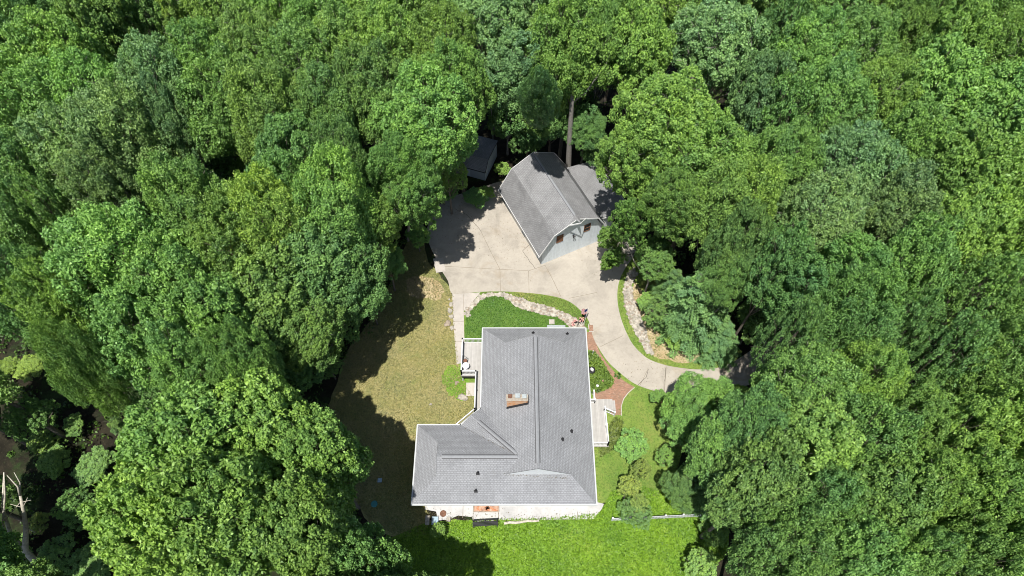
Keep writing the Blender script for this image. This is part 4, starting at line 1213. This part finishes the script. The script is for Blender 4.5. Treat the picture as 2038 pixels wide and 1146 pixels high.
# trees with a height of their own
tree(400, 900, 130, 'P', 'g', 'giant bright tree, upper left half of the great bottom left canopy', 16.5)
tree(525, 870, 105, 'P', 'g', 'giant bright tree whose crown comes nearest the dry lawn', 15)
tree(640, 920, 95, 'P', 'g', 'bright big leaved tree shading the left corner of the house roof', 14.5)
tree(330, 1040, 115, 'P', 'g', 'giant bright tree at the left of the bottom edge', 17.5)
tree(480, 1040, 125, 'P', 'g', 'giant bright tree at the bottom edge between its equals', 18.5)
tree(610, 1050, 95, 'L', 'g', 'bright big leaved tree above the grey green bottom tree', 17)
tree(700, 1110, 75, 'G', 'e', 'grey green tree at the bottom edge left of the south lawn', 13.0)
tree(785, 1125, 50, 'G', 't', 'small tree at the bottom edge shading the lawn corner', 10.0)
tree(270, 870, 65, 'H', 'h', 'feathery hemlock left of the giant bright trees', 10.0, name='conifer', cat='conifer')
tree(330, 820, 60, 'D', 's', 'thin dark tree behind the giant bottom left canopy', 9.0)
tree(1392, 585, 106, 'H', 'h', 'broad blue green hemlock inside the driveway bend', 10, name='conifer', cat='conifer')
tree(1340, 560, 50, 'H', 'h', 'dark shaded hemlock at the left of the broad one', 6.5, name='conifer', cat='conifer')
tree(1440, 660, 60, 'H', 'h', 'small hemlock at the lower right of the broad one', 4.5, name='conifer', cat='conifer')
tree(1440, 560, 52, 'G', 'b', 'green tree rising just behind the broad hemlock', 13)
tree(1232, 508, 22, 'L', 'y', 'loose leafy spray over the drive right of the barn', 6)
tree(1130, 175, 40, 'P', 't', 'bright tuft on the left side of the tall pale trunk', 14)
tree(1076, 202, 42, 'B', 'f', 'blue green tree leaning over the far end of the barn roof', 19)
tree(1258, 448, 46, 'L', 's', 'thin leaved tree in front of the lean-to, over the drive', 13)
tree(1395, 812, 60, 'P', 'c', 'bright tree leaning over the lower edge of the driveway', 7.5)
tree(1468, 800, 36, 'P', 'b', 'small bright tree at the roadside right of the leaning one', 4.5)
tree(1355, 850, 42, 'G', 'y', 'small green tree at the right side of the east lawn', 5.5)
tree(1430, 905, 68, 'G', 'g', 'full green tree behind the small green lawn tree', 13)
tree(1276, 935, 25, 'X', 'y', 'upper lobe of yellow green foliage right of the house corner', 3.8, group='small trees near the house')
tree(1252, 972, 26, 'X', 'y', 'young yellow green tree right of the south east house corner', 3.6, group='small trees near the house')
tree(1270, 1000, 22, 'X', 'y', 'low yellow green tree top just above the fence', 3.2, group='small trees near the house')
tree(1262, 890, 40, 'Y', 'y', 'open branched small tree below the porch', 2.6, group='small trees near the house')
tree(1330, 905, 28, 'Y', 'y', 'low bushy tree at the lower right of the east lawn', 2.6, group='small trees near the house')
tree(1262, 1022, 34, 'D', 's', 'dark drooping sumac hanging over the picket fence', 2.6, group='small trees near the house')
tree(1395, 1120, 40, 'G', 'y', 'rounded shrub at the bottom right of the south lawn', 2.8, name='shrub', cat='shrub', group='shrubs')
tree(1425, 1060, 34, 'Y', 'y', 'pale shrub in the shade at the fence end', 2.4, name='shrub', cat='shrub', group='shrubs')
tree(1215, 475, 26, 'L', 't', 'light green branch tip hanging by the front corner of the barn', 4.5, group='small trees near the house')
tree(1215, 515, 16, 'L', 't', 'small low sprig over the driveway in front of the barn', 3.6, group='small trees near the house')
for T in ((85, 880, 38, 'V', 'y', 'yellow green shrub in the deep shade at the lower left'), (60, 730, 30, 'V', 't', 'yellow sapling under the leaning trunk at the left edge'),
          (12, 735, 26, 'V', 't', 'yellow sapling cut by the left edge'), (75, 1040, 26, 'X', 'y', 'golden shrub beside the bare dead tree in the lower left'),
          (105, 920, 34, 'G', 't', 'dark shrub below the yellow green shrub, lower left'), (150, 845, 22, 'G', 't', 'small shrub in the deep shade right of the yellow green shrub'),
          (110, 1110, 50, 'G', 'y', 'green shrub at the foot of the bare dead tree'), (20, 1110, 40, 'G', 't', 'green shrub in the bottom left corner'),
          (190, 1120, 45, 'D', 't', 'dark shrub at the bottom edge left of the giant trees'), (280, 460, 28, 'V', 't', 'yellow green sapling in the dark gap of the left woods'),
          (965, 385, 18, 'Y', 't', 'yellowish sapling on the shaded yard before the shed'), (1000, 335, 16, 'Y', 't', 'green shrub between the shed and the barn'),
          (945, 395, 26, 'D', 't', 'dark shrub in the shaded yard left of the barn'), (1295, 600, 24, 'Y', 't', 'yellow green shrub at the foot of the hemlock, by the stone run'),
          (1345, 678, 20, 'P', 't', 'bright low shrub under the lower left of the hemlock'), (1410, 688, 20, 'G', 't', 'green low shrub under the middle of the hemlock'),
          (1310, 790, 16, 'Y', 't', 'sparse pale shrub between the brick ring and the driveway'), (1345, 805, 22, 'G', 't', 'small green shrub right of the brick ring'),
          (872, 1052, 17, 'V', 'y', 'low yellow green shrub left of the patio grass'),
          (565, 760, 30, 'D', 's', 'dark sapling in the deep shade beside the dry lawn')):
    tree(*T, cz=1.6, name='shrub', cat='shrub', group='shrubs')

# lower trees of the second storey, standing in the shade of the tall ones
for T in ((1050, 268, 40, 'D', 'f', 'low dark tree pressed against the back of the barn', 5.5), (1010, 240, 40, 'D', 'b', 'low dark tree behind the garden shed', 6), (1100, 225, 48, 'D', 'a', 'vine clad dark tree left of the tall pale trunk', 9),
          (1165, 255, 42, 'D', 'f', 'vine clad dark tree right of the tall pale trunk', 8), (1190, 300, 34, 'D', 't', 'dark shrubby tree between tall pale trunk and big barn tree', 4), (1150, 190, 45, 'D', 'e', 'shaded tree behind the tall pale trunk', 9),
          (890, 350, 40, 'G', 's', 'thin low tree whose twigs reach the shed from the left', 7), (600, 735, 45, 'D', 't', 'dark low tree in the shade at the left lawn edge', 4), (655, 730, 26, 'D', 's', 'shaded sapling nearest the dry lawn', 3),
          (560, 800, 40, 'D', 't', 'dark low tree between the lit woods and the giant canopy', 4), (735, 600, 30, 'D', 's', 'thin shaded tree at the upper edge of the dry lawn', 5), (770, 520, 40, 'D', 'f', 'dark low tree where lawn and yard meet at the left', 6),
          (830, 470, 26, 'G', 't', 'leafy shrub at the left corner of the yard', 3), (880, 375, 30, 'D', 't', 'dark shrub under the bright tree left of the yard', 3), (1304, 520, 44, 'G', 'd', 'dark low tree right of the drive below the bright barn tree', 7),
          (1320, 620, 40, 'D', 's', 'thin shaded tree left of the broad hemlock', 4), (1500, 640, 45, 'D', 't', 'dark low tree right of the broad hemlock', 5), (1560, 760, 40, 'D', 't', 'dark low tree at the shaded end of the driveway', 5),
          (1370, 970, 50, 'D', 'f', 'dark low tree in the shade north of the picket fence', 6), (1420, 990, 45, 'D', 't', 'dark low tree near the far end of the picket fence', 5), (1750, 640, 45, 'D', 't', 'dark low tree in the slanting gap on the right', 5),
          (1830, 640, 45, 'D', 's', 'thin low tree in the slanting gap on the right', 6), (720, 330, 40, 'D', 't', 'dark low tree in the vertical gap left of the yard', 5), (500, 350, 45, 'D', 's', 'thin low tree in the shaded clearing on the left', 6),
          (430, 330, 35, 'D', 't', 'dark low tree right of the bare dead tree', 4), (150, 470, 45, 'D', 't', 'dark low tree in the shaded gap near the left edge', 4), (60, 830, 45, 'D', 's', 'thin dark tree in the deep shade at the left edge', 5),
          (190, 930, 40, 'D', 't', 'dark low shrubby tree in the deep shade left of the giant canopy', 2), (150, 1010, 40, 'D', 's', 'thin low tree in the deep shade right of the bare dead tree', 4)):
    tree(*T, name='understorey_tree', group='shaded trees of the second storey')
# trees just outside the frame at the lower left and bottom: their shade falls into it
for px, py, z, r, v_, lb in ((850, 1222, 14, 78, 'd', 'tree just below the bottom edge in front of the south lawn'), (-100, 800, 11, 95, 'a', 'tree just outside the left edge level with the mossy trunk'), (-100, 980, 11, 95, 'f', 'tree just outside the left edge level with the golden shrub'),
                             (-70, 1120, 11, 90, 'g', 'tree just outside the bottom left corner'), (60, 1235, 11, 95, 'a', 'tree just below the bottom edge under the bare dead tree'), (190, 1240, 11, 90, 'b', 'tree just below the bottom edge left of the giant canopy'),
                             (760, 1225, 15, 80, 'g', 'tree just below the bottom edge whose shade falls on the south lawn'), (640, 1230, 15, 90, 'f', 'tree just below the bottom edge under the giant canopy')):
    tree(px, py, r, 'G', v_, lb, z, group='trees just beyond the frame')

# bare standing and leaning trunks
def bare_tree(label, pts, rad, br, mat, name='dead_tree', cat='dead tree'):
    """pts: (px, py, z) along the main stem; br: list of (index, [(px,py,z)...], r)"""
    b = Vector((*at(*pts[0][:2], pts[0][2]), 0)); e = empty(name, b); tag(e, label, cat)
    def w3(q): return Vector((*at(q[0], q[1], q[2]), q[2])) - b
    m = MB(); W = [w3(q) for q in pts]; m.tube(W, rad, 9); m.build('trunk', mat, e, smooth=True)
    for i, lst, r in br:
        m = MB(); q = [W[i]] + [w3(p) for p in lst]
        m.tube(q, [r * (1 - .75 * k / (len(q) - 1)) for k in range(len(q))], 6); m.build('branch', mat, e, smooth=True)
    return e
bare_tree('bare dead tree with forked pale branches at the lower left edge', [(100, 1150, 0), (50, 1095, 4), (52, 1050, 7), (46, 1010, 9.5), (40, 985, 11)], [.34, .27, .21, .15, .09],
          [(4, [(35, 968, 12), (14, 946, 13)], .11), (4, [(40, 960, 12), (28, 940, 13.5)], .09), (1, [(20, 1060, 6), (5, 1010, 9), (8, 940, 12)], .22), (1, [(12, 1062, 6), (-10, 1060, 6.5)], .12), (3, [(55, 990, 11)], .05), (3, [(20, 1003, 10)], .05), (2, [(70, 1060, 8)], .06)], M_dead)
bare_tree('thin second dead stem left of the forked bare tree at the lower left', [(30, 1165, 0), (14, 1120, 4), (6, 1040, 8), (10, 985, 11), (8, 940, 13)], [.14, .12, .10, .07, .03], [(2, [(40, 1000, 10), (62, 995, 11)], .05), (1, [(-12, 1060, 7)], .06)], M_dead)
bare_tree('pale forked dead tree standing in the left woods', [(407, 470, 0), (408, 400, 7.5), (402, 360, 11), (385, 330, 13.5), (368, 292, 16)], [.22, .18, .14, .09, .03],
          [(2, [(412, 348, 12.5), (425, 340, 13.5)], .07), (2, [(408, 335, 13.5)], .05), (3, [(372, 318, 14.5), (362, 300, 15.5)], .04)], M_dead)
bare_tree('pale leaning trunk showing between the dark upper left trees', [(640, 420, 0), (627, 300, 9), (612, 260, 12), (600, 230, 14.5)], [.3, .22, .19, .14], [(2, [(622, 238, 14)], .08)], M_bark_pale, 'leaning_trunk', 'tree trunk')
bare_tree('tall pale trunk rising straight behind the barn roof', [(1129, 355, 0), (1131, 332, 2.5), (1134, 270, 8), (1138, 205, 13), (1142, 160, 16)], [.42, .36, .30, .26, .18], [(3, [(1165, 185, 14.5), (1205, 130, 17), (1218, 100, 19)], .12)], M_bark_pale, 'tall_trunk', 'tree trunk')
bare_tree('mossy trunk leaning out of the shade at the left', [(222, 825, 0), (170, 775, 4), (120, 730, 7.5), (85, 690, 10.5)], [.34, .28, .22, .12], [(2, [(60, 680, 10)], .1)], M_bark, 'leaning_trunk', 'tree trunk')
bare_tree('dark leaning trunk crossing the shade at the lower left', [(150, 880, 0), (90, 845, 4), (40, 810, 7), (-10, 790, 10)], [.26, .22, .17, .1], [(1, [(105, 820, 6)], .07)], M_bark, 'leaning_trunk', 'tree trunk')
bare_tree('curved bare branches arching out of a grey green crown at the right', [(1790, 640, 0), (1785, 540, 9), (1783, 520, 12), (1790, 505, 14)], [.2, .14, .10, .07],
          [(3, [(1805, 505, 14.5), (1812, 485, 15), (1780, 487, 15.5), (1765, 482, 15.5), (1745, 500, 15)], .07), (2, [(1770, 535, 14), (1748, 550, 14), (1728, 552, 14)], .07)], M_dead)
bare_tree('bare twiggy treetop at the upper right', [(1905, 200, 6), (1905, 110, 14), (1915, 85, 16), (1930, 62, 18)], [.12, .09, .06, .03], [(1, [(1900, 95, 15.5), (1898, 80, 16.5)], .05), (2, [(1930, 85, 17)], .04), (1, [(1875, 95, 15), (1870, 75, 17)], .05)], M_dead)
bare_tree('thin bare twig sticking out of a lower right crown', [(1733, 960, 4), (1735, 905, 14), (1742, 880, 16), (1748, 858, 17)], [.08, .06, .05, .02], [(2, [(1752, 875, 16.5)], .03), (1, [(1745, 900, 15.5)], .03)], M_dead)
bare_tree('looping bare branch hanging over the drive right of the barn', [(1290, 560, 0), (1262, 520, 3.0), (1250, 488, 4.2), (1236, 497, 4.0), (1222, 490, 4.1)], [.06, .05, .05, .045, .03], [(2, [(1237, 474, 4.4)], .035), (3, [(1228, 478, 4.3)], .03)], M_dead, 'bare_branch', 'branch')
for px, py, lb in ((980, 250, 'thin straight stem behind the left end of the shed'), (1009, 258, 'thin straight pale stem right of the shed'), (1023, 262, 'thin straight pale stem nearest the barn ridge')):
    bare_tree(lb, [(px + 2, py + 45, 0), (px, py, 5), (px - 2, py - 40, 10)], [.07, .06, .05], [], M_bark_pale, 'slim_trunk', 'tree trunk')

# ------------------------------------------------------------------ ground cover that nobody could count
CLEAR = [P([(850, 480), (1240, 480), (1240, 700), (850, 700)]), P(SBED), WEST_LAWN, P(DRIVE_R + DRIVE_L), SOUTH_LAWN, EAST_LAWN, P(VERGE), P([(826, 640), (1200, 600), (1240, 1040), (820, 1040)])]
rs = np.random.RandomState(3); rn = random.Random(33)
cs = []
while len(cs) < 2600:
    x = rn.uniform(-75, 75); y = rn.uniform(5, 105)
    if abs(x) > 42 + y * .42: continue
    if any(inside(x, y, p) for p in CLEAR): continue
    if -9 < x < 16 and 40 < y < 62 : continue
    cs.append((x, y, rn.uniform(.25, .9) if rn.random() < .8 else rn.uniform(.9, 1.5)))
C = []; D = []; S = []
for x, y, r in cs:
    k = int(16 + 34 * r); d = sphere_dirs(rs, k); d[:, 2] = np.abs(d[:, 2])
    C.append(np.array([x, y, r * .25]) + d * np.array([r, r, r * rn.uniform(.4, 1.0)])); D.append(d); S.append(np.full(k, rn.random()))
C = np.vstack(C); D = np.vstack(D); S = np.concatenate(S); n = len(C)
me = leaf_mesh('undergrowth', C, D, .30 * rs.uniform(.6, 1.3, n), .2 * rs.uniform(.6, 1.3, n), rs.beta(2, 2, n), S, rs, .7)
o = bpy.data.objects.new('undergrowth', me); col.objects.link(o); o.color = (.085, .16, .025, 1); tag(o, 'low green undergrowth on the shaded forest floor', kind='stuff')

def grass(name, poly, n, h, c, seed, label, spread=1.0):
    rs = np.random.RandomState(seed); xs = np.array([p[0] for p in poly]); ys = np.array([p[1] for p in poly])
    pts = np.empty((0, 2))
    px_ = np.array(poly); 
    while len(pts) < n:
        q = np.stack([rs.uniform(xs.min(), xs.max(), n), rs.uniform(ys.min(), ys.max(), n)], 1)
        ins = np.zeros(n, bool); j = len(poly) - 1
        for i in range(len(poly)):
            xi, yi = poly[i]; xj, yj = poly[j]
            if yi != yj:
                cnd = ((yi > q[:, 1]) != (yj > q[:, 1])) & (q[:, 0] < (xj - xi) * (q[:, 1] - yi) / (yj - yi) + xi)
                ins ^= cnd
            j = i
        pts = np.vstack([pts, q[ins]])
    pts = pts[:n]
    hh = h * rs.uniform(.5, 1.3, n)
    C = np.stack([pts[:, 0], pts[:, 1], .01 + hh * .4], 1)
    D = rs.normal(0, .6, (n, 3)); D[:, 2] = .6
    f = np.sin(pts[:, 0] * .8 + 2 * np.sin(pts[:, 1] * .5)) * np.sin(pts[:, 1] * .9 + 1.5 * np.sin(pts[:, 0] * .37))
    me = leaf_mesh(name, C, D, hh * 1.7, hh * .5, np.clip(rs.beta(2, 2, n), 0, 1), np.clip(.5 + f * .45, 0, 1), rs, .8)
    o = bpy.data.objects.new(name, me); col.objects.link(o); o.color = (*c, 1); tag(o, label, kind='stuff')
grass('lush_grass', SOUTH_LAWN, 52000, .16, (.20, .35, .028), 1, 'bright green grass of the south lawn')
grass('dry_grass', WEST_LAWN, 40000, .105, (.33, .30, .12), 2, 'dry tan grass of the west lawn')
grass('mown_grass', EAST_LAWN, 9000, .08, (.17, .28, .04), 3, 'mown green grass east of the porch')
grass('garden_grass', P(GARDEN_N), 9000, .10, (.11, .22, .03), 4, 'thick green ground cover north of the house')
grass('strip_grass', P(STRIP), 2500, .08, (.14, .18, .04), 5, 'narrow strip of grass between drive and pale stones')
grass('verge_grass', P(VERGE), 6500, .10, (.14, .20, .03), 6, 'grass of the verge inside the drive bend')
grass('flower_bed_plants', P(FLOWER), 2600, .26, (.17, .26, .045), 7, 'mixed green perennials in the bed between roof and brick path')
grass('porch_side_plants', P([(1212, 845), (1225, 830), (1240, 840), (1235, 885), (1195, 910), (1190, 890), (1212, 885)]), 1200, .24, (.17, .22, .05), 8, 'loose plants beside the porch')

# fallen leaves and twigs lying on the court, the roofs' valleys and the patio
def litter(name, n, fn, c, seed, label, size=.09):
    rs = np.random.RandomState(seed); pts = np.array([fn(rs) for _ in range(n)])
    D = np.tile([0, 0, 1.0], (n, 1))
    me = leaf_mesh(name, pts, D, size * rs.uniform(.5, 1.6, n), size * .6 * rs.uniform(.5, 1.4, n), rs.beta(2, 2, n), rs.uniform(0, 1, n), rs, 4.0)
    o = bpy.data.objects.new(name, me); col.objects.link(o); o.color = (*c, 1); tag(o, label, kind='stuff')
def court_pt(rs):
    e = rs.randint(0, 5)
    cx, cy = ((905, 440), (960, 410), (1040, 480), (1235, 520), (1290, 740))[e]
    x, y = at(cx + rs.normal(0, 38), cy + rs.normal(0, 26)); return (x, y, .045)
litter('court_litter', 900, court_pt, (.16, .11, .05), 41, 'brown fallen leaves on the concrete court')
def patio_pt(rs):
    x, y = at(rs.uniform(850, 1190), 1036 - abs(rs.normal(0, 9))); return (x, y, .08)
def valley_pt(rs):
    t = rs.uniform(0, 1); k = rs.randint(0, 2)
    a, b = (((-4.9, 22.5, EV + .03), (.5, 18.95, EV + 2.1)), ((-.6, 17.55, EV + 1.38), (5.2, 17.3, EV + 1.30)))[k]
    p = Vector(a).lerp(Vector(b), t); p.x += rs.normal(0, .06); p.y += rs.normal(0, .06) - (.12 if k else 0)
    d_ = p.y - Y0
    return (p.x, p.y, (EV + d_ * K + .05) if k else p.z + .08)
litter('roof_litter', 160, valley_pt, (.13, .095, .05), 43, 'fallen leaves caught in the valleys of the house roof', .07)
litter('patio_litter', 420, patio_pt, (.14, .12, .06), 42, 'leaf litter along the patio edge')
